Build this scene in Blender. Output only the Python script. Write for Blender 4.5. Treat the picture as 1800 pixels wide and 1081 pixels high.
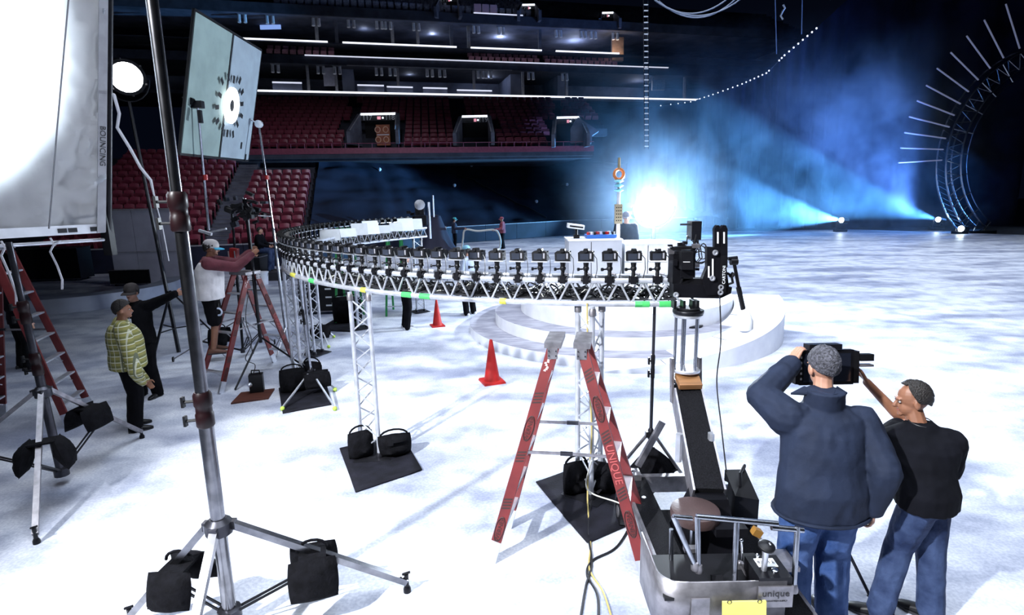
import bpy, math, random
from mathutils import Vector, Matrix, noise
random.seed(7)
V = Vector
scn = bpy.context.scene
for o in list(bpy.data.objects):
    bpy.data.objects.remove(o)

# ------------------------------------------------------------------ camera
PITCH = math.atan(.2); ROLL = -.02; CAM_H = 3.0; FPX = 1000.0
_fw = V((0, math.cos(PITCH), -math.sin(PITCH)))
_r0 = V((1, 0, 0)); _u0 = V((0, math.sin(PITCH), math.cos(PITCH)))
_r = _r0*math.cos(ROLL) + _u0*math.sin(ROLL)
_u = _u0*math.cos(ROLL) - _r0*math.sin(ROLL)
cam = bpy.data.cameras.new('camera'); cam.sensor_width = 36; cam.lens = 20.0
cam.clip_end = 400
camo = bpy.data.objects.new('camera', cam); scn.collection.objects.link(camo)
camo.matrix_world = Matrix(((_r.x, _u.x, -_fw.x, 0), (_r.y, _u.y, -_fw.y, 0), (_r.z, _u.z, -_fw.z, CAM_H), (0, 0, 0, 1)))
scn.camera = camo

# ------------------------------------------------------------------ world, exposure
w = bpy.data.worlds.new('arena_dark'); scn.world = w; w.use_nodes = True
w.node_tree.nodes['Background'].inputs[0].default_value = (.10, .16, .42, 1)
w.node_tree.nodes['Background'].inputs[1].default_value = .012
scn.view_settings.view_transform = 'Standard'; scn.view_settings.look = 'None'
scn.view_settings.exposure = 0.0; scn.view_settings.gamma = 1.0
scn.view_settings.use_curve_mapping = False
scn.cycles.use_denoising = True
scn.cycles.max_bounces = 5; scn.cycles.diffuse_bounces = 2; scn.cycles.glossy_bounces = 2
scn.cycles.transparent_max_bounces = 8; scn.cycles.volume_bounces = 0
scn.cycles.sample_clamp_indirect = 6
scn.cycles.volume_step_rate = 3.5; scn.cycles.use_adaptive_sampling = True; scn.cycles.adaptive_threshold = .035

def light(name, kind, loc, aim, energy, color=(1, 1, 1), **kw):
    l = bpy.data.lights.new(name, kind); l.energy = energy; l.color = color
    for k, v in kw.items(): setattr(l, k, v)
    o = bpy.data.objects.new(name, l); scn.collection.objects.link(o)
    o.location = loc
    if aim is not None:
        o.rotation_euler = (V(aim)-V(loc)).to_track_quat('-Z', 'Y').to_euler()
    return o
# hard work lamp high behind the camera on the left (casts the truss shadows on the floor)
light('work_lamp_light', 'SPOT', (-6.0, -1.6, 7.6), (.9, 5.1, 0), 11500, (.93, .96, 1), spot_size=math.radians(54), spot_blend=.35, shadow_soft_size=.16)
# unseen overhead area lights added as general fill for the floor
light('overhead_fill_light', 'AREA', (11, 19, 15), (11, 19, 0), 4600, (.74, .84, 1), shape='RECTANGLE', size=30, size_y=30, spread=math.radians(75))
light('overhead_fill_light', 'AREA', (2, 2, 13), (2, 5.5, 0), 380, (.86, .92, 1), shape='RECTANGLE', size=10, size_y=6, spread=math.radians(80))

# ------------------------------------------------------------------ geometry helpers
def ray(x, y): return _fw + _r*((x-900)/FPX) + _u*((540.5-y)/FPX)
def G(x, y, z=0.0):
    d = ray(x, y); return V((0, 0, CAM_H)) + d*((z-CAM_H)/d.z)
def D(x, y, Y):
    d = ray(x, y); return V((0, 0, CAM_H)) + d*(Y/d.y)
def lerp(a, b, t): return a+(b-a)*t
def bas(d, up=V((0, 0, 1))):
    d = V(d).normalized()
    if abs(d.dot(up)) > .98: up = V((0, 1, 0))
    x = d.cross(up).normalized(); y = x.cross(d).normalized()
    return x, y, d

class MB:
    def __init__(s): s.v = []; s.f = []; s.m = []; s.cm = 0
    def add(s, vs, fs):
        n = len(s.v); s.v += [V(a) for a in vs]
        for f in fs: s.f.append([i+n for i in f]); s.m.append(s.cm)
        return s
    def box(s, c, size, rot=None, taper=1.0):
        hx, hy, hz = size[0]/2, size[1]/2, size[2]/2
        vs = [V((sx*hx*(taper if sz > 0 else 1), sy*hy*(taper if sz > 0 else 1), sz*hz)) for sz in (-1, 1) for sy in (-1, 1) for sx in (-1, 1)]
        if rot is not None: vs = [rot @ a for a in vs]
        c = V(c)
        return s.add([a+c for a in vs], [(0, 2, 3, 1), (4, 5, 7, 6), (0, 1, 5, 4), (2, 6, 7, 3), (0, 4, 6, 2), (1, 3, 7, 5)])
    def hexa(s, b4, t4):
        return s.add(list(b4)+list(t4), [(3, 2, 1, 0), (4, 5, 6, 7), (0, 1, 5, 4), (1, 2, 6, 5), (2, 3, 7, 6), (3, 0, 4, 7)])
    def slab(s, quad, n, t):
        n = V(n)*t; return s.hexa([V(q) for q in quad], [V(q)+n for q in quad])
    def bar(s, p0, p1, wx, wy, up=V((0, 0, 1))):
        p0 = V(p0); p1 = V(p1); x, y, d = bas(p1-p0, up)
        q = [(-1, -1), (1, -1), (1, 1), (-1, 1)]
        return s.hexa([p0+x*a*wx/2+y*b*wy/2 for a, b in q], [p1+x*a*wx/2+y*b*wy/2 for a, b in q])
    def tube(s, p0, p1, r0, r1=None, n=8, cap=True):
        p0 = V(p0); p1 = V(p1); r1 = r0 if r1 is None else r1
        x, y, d = bas(p1-p0)
        A = [math.tau*i/n for i in range(n)]
        vs = [p0+(x*math.cos(a)+y*math.sin(a))*r0 for a in A]+[p1+(x*math.cos(a)+y*math.sin(a))*r1 for a in A]
        fs = [(i, (i+1) % n, n+(i+1) % n, n+i) for i in range(n)]
        if cap: fs += [tuple(range(n-1, -1, -1)), tuple(range(n, 2*n))]
        return s.add(vs, fs)
    def path(s, pts, r, n=6, closed=False):
        pts = [V(p) for p in pts]; N = len(pts)
        rs = r if isinstance(r, (list, tuple)) else [r]*N
        vs = []; px = None
        for i in range(N):
            a = pts[(i-1) % N] if closed or i > 0 else pts[i]
            b = pts[(i+1) % N] if closed or i < N-1 else pts[i]
            d = (b-a)
            if d.length < 1e-9: d = V((0, 0, 1))
            d.normalize()
            if px is None: x, y, _ = bas(d)
            else:
                x = (px-d*px.dot(d))
                x = x.normalized() if x.length > 1e-6 else bas(d)[0]
                y = d.cross(x)*-1
            y = x.cross(d)
            px = x
            vs += [pts[i]+(x*math.cos(math.tau*k/n)+y*math.sin(math.tau*k/n))*rs[i] for k in range(n)]
        fs = []
        for i in range(N if closed else N-1):
            j = (i+1) % N
            fs += [(i*n+k, j*n+k, j*n+(k+1) % n, i*n+(k+1) % n) for k in range(n)]
        if not closed: fs += [tuple(range(n)), tuple(range(N*n-1, (N-1)*n-1, -1))]
        return s.add(vs, fs)
    def lathe(s, prof, c=(0, 0, 0), n=16, axis=V((0, 0, 1)), a0=0., a1=math.tau):
        x, y, d = bas(axis); c = V(c); full = abs(a1-a0-math.tau) < 1e-6
        m = n if full else n+1; vs = []
        for r, h in prof:
            vs += [c+d*h+(x*math.cos(a0+(a1-a0)*k/n)+y*math.sin(a0+(a1-a0)*k/n))*r for k in range(m)]
        fs = []
        for i in range(len(prof)-1):
            for k in range(n):
                k2 = (k+1) % m
                fs.append((i*m+k, i*m+k2, (i+1)*m+k2, (i+1)*m+k))
        if full:
            if prof[0][0] > 1e-5: fs.append(tuple(range(m-1, -1, -1)))
            if prof[-1][0] > 1e-5: fs.append(tuple(range((len(prof)-1)*m, len(prof)*m)))
        return s.add(vs, fs)
    def ell(s, c, r, n=12, m=8, rot=None):
        c = V(c); vs = []
        for i in range(m+1):
            t = math.pi*i/m
            for k in range(n):
                a = math.tau*k/n
                p = V((r[0]*math.sin(t)*math.cos(a), r[1]*math.sin(t)*math.sin(a), r[2]*math.cos(t)))
                vs.append(c+(rot @ p if rot is not None else p))
        fs = [(i*n+k, (i+1)*n+k, (i+1)*n+(k+1) % n, i*n+(k+1) % n) for i in range(m) for k in range(n)]
        return s.add(vs, fs)
    def loft(s, rings, cap=True):
        n = len(rings[0]); vs = [p for r in rings for p in r]
        fs = [(i*n+k, i*n+(k+1) % n, (i+1)*n+(k+1) % n, (i+1)*n+k) for i in range(len(rings)-1) for k in range(n)]
        if cap: fs += [tuple(range(n-1, -1, -1)), tuple(range((len(rings)-1)*n, len(rings)*n))]
        return s.add(vs, fs)
    def grid(s, fn, nu, nv):
        vs = [fn(i/nu, j/nv) for j in range(nv+1) for i in range(nu+1)]
        fs = [(j*(nu+1)+i, j*(nu+1)+i+1, (j+1)*(nu+1)+i+1, (j+1)*(nu+1)+i) for j in range(nv) for i in range(nu)]
        return s.add(vs, fs)
    def mesh(s, name, mats, smooth=40):
        me = bpy.data.meshes.new(name)
        me.from_pydata([tuple(a) for a in s.v], [], s.f)
        mats = mats if isinstance(mats, (list, tuple)) else [mats]
        for m in mats: me.materials.append(m)
        if len(mats) > 1: me.polygons.foreach_set('material_index', s.m)
        if smooth:
            me.polygons.foreach_set('use_smooth', [True]*len(me.polygons))
            me.update(); me.set_sharp_from_angle(angle=math.radians(smooth))
        me.update(); return me
    def build(s, name, mats, parent=None, label=None, smooth=40, solid=0):
        me = s.mesh(name, mats, smooth)
        o = link(name, me, parent)
        if label: o['label'] = label
        if solid:
            md = o.modifiers.new('thickness', 'SOLIDIFY'); md.thickness = solid; md.offset = 0
        return o

def link(name, data, parent=None, local=False):
    o = bpy.data.objects.new(name, data); scn.collection.objects.link(o)
    if parent is not None:
        o.parent = parent
        if not local: o.matrix_parent_inverse = wm(parent).inverted()
    return o
def wm(o):
    m = Matrix.Translation(o.location) @ o.rotation_euler.to_matrix().to_4x4()
    if o.parent is not None: m = wm(o.parent) @ o.matrix_parent_inverse @ m
    return m
def tag(o, label, cat, group=None, kind=None):
    if label: o['label'] = label
    if cat: o['category'] = cat
    if group: o['group'] = group
    if kind: o['kind'] = kind
    return o
def thing(name, label, cat, loc=(0, 0, 0), rz=0, group=None):
    o = bpy.data.objects.new(name, None); scn.collection.objects.link(o)
    o.location = loc; o.rotation_euler = (0, 0, rz); o.empty_display_size = .1
    return tag(o, label, cat, group)
def struct(o): o['kind'] = 'structure'; return o
def copy_tree(o, parent=None):
    c = o.copy(); scn.collection.objects.link(c)
    if parent is not None: c.parent = parent
    for ch in o.children: copy_tree(ch, c)
    return c
ORD = 'first second third fourth fifth sixth seventh eighth ninth tenth eleventh twelfth thirteenth fourteenth fifteenth sixteenth seventeenth eighteenth nineteenth'.split()
TENS = {2: 'twenty', 3: 'thirty', 4: 'forty', 5: 'fifty', 6: 'sixty', 7: 'seventy', 8: 'eighty'}
TENTH = {2: 'twentieth', 3: 'thirtieth', 4: 'fortieth', 5: 'fiftieth', 6: 'sixtieth', 7: 'seventieth', 8: 'eightieth'}
def nth(k):
    if k <= 19: return ORD[k-1]
    return TENTH[k//10] if k % 10 == 0 else TENS[k//10]+'-'+ORD[k % 10-1]

def text(s, size, org, xd, yd, mat, parent, name='lettering', depth=.001, align='CENTER'):
    cu = bpy.data.curves.new(name, 'FONT'); cu.body = s; cu.size = size; cu.extrude = depth
    cu.align_x = align; cu.align_y = 'CENTER'; cu.resolution_u = 3
    cu.materials.append(mat)
    tmp = bpy.data.objects.new('tmp', cu); scn.collection.objects.link(tmp)
    bpy.context.view_layer.update()
    me = bpy.data.meshes.new_from_object(tmp.evaluated_get(bpy.context.evaluated_depsgraph_get()))
    me.name = name; bpy.data.objects.remove(tmp)
    o = bpy.data.objects.new(name, me); scn.collection.objects.link(o)
    xd = V(xd).normalized(); yd = V(yd); yd = (yd-xd*yd.dot(xd)).normalized(); zd = xd.cross(yd)
    m = Matrix(((xd.x, yd.x, zd.x, org[0]), (xd.y, yd.y, zd.y, org[1]), (xd.z, yd.z, zd.z, org[2]), (0, 0, 0, 1)))
    if parent is not None:
        o.parent = parent
        m = wm(parent).inverted() @ m
    o.matrix_local = m
    return o

# ------------------------------------------------------------------ materials
MATS = {}
def mat(name, col, rough=.6, metal=0., var=.0, scale=8., bump=0., bscale=60., col2=None, emit=0., spec=.5, coat=0., stretch=None):
    if name in MATS: return MATS[name]
    m = bpy.data.materials.new(name); m.use_nodes = True; MATS[name] = m
    nt = m.node_tree; N = nt.nodes; L = nt.links; b = N['Principled BSDF']
    b.inputs['Roughness'].default_value = rough; b.inputs['Metallic'].default_value = metal
    b.inputs['Specular IOR Level'].default_value = spec; b.inputs['Coat Weight'].default_value = coat
    b.inputs['Base Color'].default_value = (*col, 1)
    tc = N.new('ShaderNodeTexCoord'); src = tc.outputs['Object']
    if stretch:
        mp = N.new('ShaderNodeMapping'); mp.inputs['Scale'].default_value = stretch
        L.new(src, mp.inputs[0]); src = mp.outputs[0]
    if var or col2:
        nz = N.new('ShaderNodeTexNoise'); nz.inputs['Scale'].default_value = scale; nz.inputs['Detail'].default_value = 5
        L.new(src, nz.inputs['Vector'])
        cr = N.new('ShaderNodeValToRGB')
        c2 = col2 or tuple(c*(1-var) for c in col)
        c1 = col if col2 else tuple(min(1, c*(1+var)) for c in col)
        cr.color_ramp.elements[0].position = .35; cr.color_ramp.elements[0].color = (*c2, 1)
        cr.color_ramp.elements[1].position = .65; cr.color_ramp.elements[1].color = (*c1, 1)
        L.new(nz.outputs[0], cr.inputs[0]); L.new(cr.outputs[0], b.inputs['Base Color'])
    if bump:
        n2 = N.new('ShaderNodeTexNoise'); n2.inputs['Scale'].default_value = bscale; n2.inputs['Detail'].default_value = 3
        L.new(src, n2.inputs['Vector'])
        bp = N.new('ShaderNodeBump'); bp.inputs['Strength'].default_value = bump; bp.inputs['Distance'].default_value = .02
        L.new(n2.outputs[0], bp.inputs['Height']); L.new(bp.outputs[0], b.inputs['Normal'])
    if emit:
        b.inputs['Emission Color'].default_value = (*col, 1); b.inputs['Emission Strength'].default_value = emit
    return m
BLK = mat('black_plastic', (.0045, .0045, .006), .45, var=.3, spec=.3)
BLKM = mat('black_metal', (.008, .008, .011), .38, .4, var=.2, spec=.35)
BLKC = mat('black_cloth', (.0035, .0035, .005), .9, var=.4, scale=20, bump=.3, spec=.12)
RUB = mat('black_rubber_mat', (.008, .008, .013), .8, var=.4, scale=6, bump=.2, spec=.2)
STEEL = mat('steel_tube', (.40, .42, .47), .26, 1., var=.14, scale=14)
ALU = mat('aluminium', (.72, .74, .80), .42, .85, var=.12, scale=10)
WCHR = mat('worn_chrome', (.20, .20, .215), .24, 1., var=.25, scale=9)
DALU = mat('weathered_aluminium', (.27, .26, .28), .45, .8, var=.25, scale=12)
CHROME = mat('chrome', (.8, .82, .86), .12, 1.)
DSTEEL = mat('dark_steel', (.05, .05, .06), .35, .8, var=.2, spec=.35)
RED = mat('red_fibreglass', (.17, .018, .018), .5, var=.2, scale=5, col2=(.12, .012, .014))
REDD = mat('red_clamp', (.30, .02, .02), .4)
CONE = mat('cone_plastic', (.42, .012, .010), .5, var=.12)
WHT = mat('white_paint', (.82, .84, .90), .5, var=.05)
WEMB = mat('white_lettering', (.8, .82, .86), .6)
DGREY = mat('dark_grey', (.025, .025, .03), .6, var=.2)
GREY = mat('grey', (.25, .25, .28), .6, var=.15)
YEL = mat('yellow_paper', (.80, .72, .16), .7, var=.08)
TENNIS = mat('tennis_felt', (.45, .62, .10), .9, bump=.4)
GTAPE = mat('green_tape', (.06, .50, .12), .6)
YTAPE = mat('yellow_tape', (.70, .66, .08), .6)
WOOD = mat('plywood', (.22, .10, .035), .6, var=.25, scale=3, stretch=(1, 12, 1))
WOODR = mat('stained_board', (.085, .022, .012), .6, var=.25, scale=4, stretch=(1, 10, 1))
BROWN = mat('brown_vinyl', (.052, .030, .029), .5, var=.15, scale=5, bump=.15)
CARPET = mat('black_grip_deck', (.007, .007, .009), .95, bump=.6, bscale=180, var=.6, scale=120, spec=.15)
SKIN = mat('skin', (.42, .22, .15), .5, var=.10, scale=9)
SKIN2 = mat('skin_tanned', (.27, .12, .07), .5, var=.10, scale=9)
HAIRG = mat('grey_hair', (.10, .10, .125), .8, col2=(.02, .02, .025), var=.4, scale=60, bump=.8, bscale=90)
HAIRD = mat('dark_hair', (.010, .007, .006), .6, var=.4, scale=50, bump=.7, bscale=90)
JACK = mat('navy_jacket_cloth', (.012, .018, .038), .78, spec=.2, var=.22, scale=5, bump=.25, bscale=18)
TEE = mat('black_tee_cloth', (.0035, .0038, .0065), .9, spec=.12, var=.25, scale=6, bump=.25, bscale=14)
DENIM = mat('blue_denim', (.022, .055, .17), .8, spec=.2, col2=(.065, .115, .27), scale=7, bump=.4, bscale=25)
DENIMD = mat('dark_denim', (.010, .020, .06), .8, spec=.2, col2=(.045, .07, .15), scale=6, bump=.4, bscale=25)
BPANT = mat('black_trousers', (.0035, .0035, .005), .9, spec=.12, var=.3, bump=.2)
EYEW = mat('eye_white', (.35, .33, .32), .3)
MAROON = mat('maroon_cloth', (.11, .018, .03), .8, var=.2, bump=.2)
CREAM = mat('cream_cloth', (.66, .64, .66), .8, var=.12, scale=7, bump=.3, bscale=16)
LIPS = mat('lips', (.30, .10, .08), .5)
GLASS = mat('dark_glass', (.01, .012, .02), .08, spec=.8)
SCREEN = mat('screen_back', (.03, .035, .05), .2)
TAPEW = mat('white_webbing', (.55, .55, .60), .8)
CABLE = mat('black_cable', (.010, .010, .013), .5)
CABLEY = mat('yellow_cable', (.45, .36, .13), .5)
CABLEW = mat('pale_cable', (.55, .55, .5), .5)
SEATR = mat('maroon_seat_plastic', (.20, .035, .06), .38, var=.15, scale=3)
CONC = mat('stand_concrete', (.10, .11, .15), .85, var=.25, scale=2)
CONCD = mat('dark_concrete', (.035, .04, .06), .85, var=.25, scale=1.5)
TARP = mat('navy_tarpaulin', (.016, .019, .036), .85, spec=.15, col2=(.008, .010, .020), scale=.8, bump=.5, bscale=2.5, stretch=(1, .35, 1))
LED = mat('led_strip', (.86, .90, 1.0), .4, emit=1.6)
def emis(name, col, s):
    if name in MATS: return MATS[name]
    m = bpy.data.materials.new(name); m.use_nodes = True; MATS[name] = m
    b = m.node_tree.nodes['Principled BSDF']
    b.inputs['Base Color'].default_value = (*col, 1); b.inputs['Emission Color'].default_value = (*col, 1)
    b.inputs['Emission Strength'].default_value = s; return m

def floor_mat():
    m = bpy.data.materials.new('white_painted_floor'); m.use_nodes = True
    nt = m.node_tree; N = nt.nodes; L = nt.links; b = N['Principled BSDF']
    tc = N.new('ShaderNodeTexCoord')
    def nz(sc, stretch, det=5, rot=0):
        mp = N.new('ShaderNodeMapping'); mp.inputs['Scale'].default_value = stretch; mp.inputs['Rotation'].default_value = (0, 0, rot)
        L.new(tc.outputs['Object'], mp.inputs[0])
        n = N.new('ShaderNodeTexNoise'); n.inputs['Scale'].default_value = sc; n.inputs['Detail'].default_value = det
        L.new(mp.outputs[0], n.inputs['Vector']); return n.outputs[0]
    def ramp(src, p0, c0, p1, c1):
        r = N.new('ShaderNodeValToRGB'); e = r.color_ramp.elements
        e[0].position = p0; e[0].color = (*c0, 1); e[1].position = p1; e[1].color = (*c1, 1)
        L.new(src, r.inputs[0]); return r.outputs[0]
    def mul(a, c):
        x = N.new('ShaderNodeMix'); x.data_type = 'RGBA'; x.blend_type = 'MULTIPLY'; x.inputs[0].default_value = 1
        L.new(a, x.inputs[6]); L.new(c, x.inputs[7]); return x.outputs[2]
    a = ramp(nz(.35, (1, 2.6, 1), 6, .25), .36, (.46, .48, .56), .55, (1, 1, 1))     # broad scuffed streaks
    c = ramp(nz(2.2, (1, 1, 1), 8), .36, (.66, .68, .74), .56, (1, 1, 1))              # worn paint
    d = ramp(nz(38, (1, 1, 1), 4), .40, (.80, .81, .85), .60, (1, 1, 1))               # fine speckle
    base = N.new('ShaderNodeRGB'); base.outputs[0].default_value = (.80, .82, .88, 1)
    L.new(mul(mul(mul(base.outputs[0], a), c), d), b.inputs['Base Color'])
    b.inputs['Roughness'].default_value = .42; b.inputs['Specular IOR Level'].default_value = .35
    bp = N.new('ShaderNodeBump'); bp.inputs['Strength'].default_value = .15; bp.inputs['Distance'].default_value = .01
    L.new(nz(9, (1, 1, 1), 6), bp.inputs['Height']); L.new(bp.outputs[0], b.inputs['Normal'])
    return m
# ================================================================== SETTING
fl = MB()
FLP = [(-26, -9), (42, -9), (36, 28), (30.5, 34), (24.5, 41.5), (13, 42), (4.6, 41.4), (-3.6, 35.8), (-9.6, 25.8), (-26, 22.2)]
fl.add([(x, y, 0) for x, y in FLP], [tuple(range(len(FLP)))])
struct(fl.build('floor', floor_mat(), smooth=0))
g = MB(); g.add([(-90, -30, -.06), (110, -30, -.06), (110, 120, -.06), (-90, 120, -.06)], [(0, 1, 2, 3)])
struct(g.build('ground', CONCD, smooth=0))

# ---- boards round the floor, in sections
BOARD = mat('navy_board_panel', (.012, .014, .030), .6, var=.3, scale=1.2, spec=.2)
BL = [V((-26, 22.4, 0)), V((-9.6, 26.0, 0)), V((-3.7, 36.0, 0)), V((4.5, 41.6, 0)), V((13, 42.2, 0))]
wb = link('wall_boards', None); struct(wb)
for i in range(len(BL)-1):
    a, b = BL[i], BL[i+1]; L = (b-a).length; n = max(1, round(L/2.4)); e = (b-a).normalized()
    for k in range(n):
        p = a+e*(L*k/n+.01); q = a+e*(L*(k+1)/n-.01)
        m = MB(); m.bar(p+V((0, 0, .5)), q+V((0, 0, .5)), .08, 1.0); m.build('panel', BOARD, wb, smooth=0)
        m = MB(); m.bar(p+V((0, 0, 1.03)), q+V((0, 0, 1.03)), .12, .05); m.build('cap_rail', GREY, wb, smooth=0)

# ---- lower stand on the left with maroon seats
e1 = V((.974, .226, 0)); n1 = V((-.226, .974, 0)); B0 = V((-9.7, 26.3, 0))
sp = link('floor_lower_stand', None); struct(sp)
NR = 15
for k in range(NR):
    m = MB(); c = B0+n1*(.4+.8*k); z = .62+.35*k
    m.hexa([c-e1*17+V((0, 0, z-.6)), c+V((0, 0, z-.6)), c+n1*.82+V((0, 0, z-.6)), c-e1*17+n1*.82+V((0, 0, z-.6))],
           [c-e1*17+V((0, 0, z)), c+V((0, 0, z)), c+n1*.82+V((0, 0, z)), c-e1*17+n1*.82+V((0, 0, z))])
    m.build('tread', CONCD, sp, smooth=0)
AISLE0, AISLE1 = 3.22, 4.32
st = thing('stair_flight', 'concrete aisle steps with pale nosings between the two maroon seat blocks', 'stairs', B0-e1*3.7)
for k in range(NR*2):
    c = B0+n1*(.4+.4*k)-e1*AISLE1; z = .62+.175*k
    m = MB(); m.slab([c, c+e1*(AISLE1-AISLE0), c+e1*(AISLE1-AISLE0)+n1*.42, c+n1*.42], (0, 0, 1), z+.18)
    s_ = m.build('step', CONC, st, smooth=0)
    m = MB(); m.bar(c+V((0, 0, z+.185)), c+e1*(AISLE1-AISLE0)+V((0, 0, z+.185)), .05, .012); m.build('nosing', GREY, s_, smooth=0)
def seat_mesh():
    m = MB()
    def shell(u, v):   # curved backrest shell
        x = (u-.5)*.46; zz = .40+v*.46
        return V((x, .20+.10*v-.05*math.cos((u-.5)*2.6)+.05, zz-(.03*(abs(u-.5)*2)**4 if v > .8 else 0)))
    m.grid(shell, 4, 3)
    m.grid(lambda u, v: shell(1-u, v)+V((0, .03, 0)), 4, 3)
    m.hexa([(-.22, .16, .42), (.22, .16, .42), (.22, .20, .40), (-.22, .20, .40)], [(-.20, .04, .66), (.20, .04, .66), (.21, .10, .68), (-.21, .10, .68)])
    for sx in (-.235, .235):
        m.box((sx, .10, .36), (.03, .22, .5))
    return m.mesh('arena_seat', SEATR)
SM = seat_mesh(); ANG1 = math.atan2(e1.y, e1.x)
def put_seat(p, rz, label, group):
    o = bpy.data.objects.new('arena_seat', SM); scn.collection.objects.link(o)
    o.location = p; o.rotation_euler = (0, 0, rz)
    return tag(o, label, 'seat', group)
for k in range(10):
    for j in range(6):
        p = B0+n1*(.5+.8*k)-e1*(.32+.52*j)+V((0, 0, .62+.35*k))
        put_seat(p, ANG1, 'maroon seat in block beside the navy tarpaulin, %s row up, %s from the tarpaulin' % (nth(k+1), nth(j+1)), 'maroon seats right of the aisle steps')
for k in range(14):
    for j in range(12):
        p = B0+n1*(.5+.8*k)-e1*(AISLE1+.28+.52*j)+V((0, 0, .62+.35*k))
        put_seat(p, ANG1, 'maroon seat in wide block left of the aisle, %s row up, %s from the steps' % (nth(k+1), nth(j+1)), 'maroon seats left of the aisle steps')

# ---- navy tarpaulin over the seats of the lower stand
low = [V((-9.4, 26.4, .9)), V((-3.4, 36.4, .9)), V((4.6, 42.0, .9)), V((18, 45.5, .9))]
top = [V((-12.0, 37.2, 5.4)), V((-7.5, 45.5, 5.6)), V((1.5, 52.0, 5.6)), V((15, 55.5, 5.6))]
def poly(P, u):
    t = u*(len(P)-1); i = min(int(t), len(P)-2); return P[i].lerp(P[i+1], t-i)
def tarp(u, v):
    p = poly(low, u).lerp(poly(top, u), v)
    p.z += .22*noise.noise(V((u*22, v*4, 1)))+.10*math.sin(v*40)*.5*(.6+noise.noise(V((u*9, v*3, 5))))
    return p
m = MB(); m.grid(tarp, 90, 40)
to = m.build('seat_cover', TARP); tag(to, 'large navy tarpaulin draped over the rows of the lower stand', 'tarpaulin')
for i, (px, py, u, v) in enumerate([(800, 328, .42, .45), (828, 293, .43, .75), (945, 355, .60, .30), (997, 328, .63, .5), (668, 300, .2, .7)]):
    # tie-down knobs: march the pixel ray until it meets the cloth
    best = min(((tarp(a/80, b/40)-V((0, 0, 3))).normalized().dot(ray(px, py).normalized())*-1, a/80, b/40) for a in range(81) for b in range(41))
    c = tarp(best[1], best[2])+V((0, -.12, .1))
    k = thing('tie_down_knob', ['pale tie-down knob on the tarpaulin above the blue-capped crew member', 'topmost pale tie-down knob on the tarpaulin', 'lowest pale tie-down knob on the tarpaulin', 'pale tie-down knob nearest the bright lamp on the tarpaulin', 'pale tie-down knob nearest the maroon seats on the tarpaulin'][i], 'knob', c)
    m = MB(); m.ell(c, (.13, .13, .13), 10, 6); m.build('ball', WHT, k)
    m = MB(); m.tube(c+V((-.45, -.02, -.03)), c, .025); m.build('strap', CABLE, k)
m = MB(); m.path([tarp(.43+.009*i, .78-.04*i)+V((0, -.05, .06)) for i in range(19)], .05)
tag(m.build('tie_rope', CABLE), 'black rope running diagonally down the navy tarpaulin', 'rope')

# ---- balcony tier with seats
Q0 = V((-18, 34.4, 0)); Q1 = V((5.4, 37.5, 0)); e2 = (Q1-Q0).normalized(); n2 = V((-e2.y, e2.x, 0)); LQ = (Q1-Q0).length
bal = link('floor_balcony', None); struct(bal)
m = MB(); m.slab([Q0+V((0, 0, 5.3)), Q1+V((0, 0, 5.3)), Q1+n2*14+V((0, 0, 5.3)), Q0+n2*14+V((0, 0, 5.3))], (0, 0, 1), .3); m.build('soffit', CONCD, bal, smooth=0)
MRF = mat('maroon_fascia', (.18, .03, .06), .5, var=.15)
m = MB(); m.bar(Q0+V((0, 0, 5.72)), Q1+V((0, 0, 5.72)), .12, .34); m.build('fascia', MRF, bal, smooth=0)
m = MB(); m.tube(Q0+V((0, -.05, 6.15)), Q1+V((0, -.05, 6.15)), .02); m.build('rail', MRF, bal)
for k in range(30):
    p = Q0.lerp(Q1, (k+.5)/30)
    m = MB(); m.tube(p+V((0, -.05, 5.85)), p+V((0, -.05, 6.15)), .018, n=5); m.build('rail_post', MRF, bal)
NB = 12
for k in range(NB):
    c = Q0+n2*(.3+.8*k); z = 5.65+.35*k; L = LQ+(2.2 if k > 4 else 0)
    m = MB(); m.slab([c+V((0, 0, z-.5)), c+e2*L+V((0, 0, z-.5)), c+e2*L+n2*.82+V((0, 0, z-.5)), c+n2*.82+V((0, 0, z-.5))], (0, 0, 1), .5)
    m.build('tread', CONCD, bal, smooth=0)
ANG2 = math.atan2(e2.y, e2.x)
gaps = {}
def balc_s(px, k):      # where a picture column meets row k
    d = ray(px, 220); c = Q0+n2*(.7+.8*k)
    t = (c.x*d.y-c.y*d.x)/(e2.y*d.x-e2.x*d.y)
    return t
sb = MB(); cnt = 0
aisles = [(600, 712), (796, 875), (960, 1060)]
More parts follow.
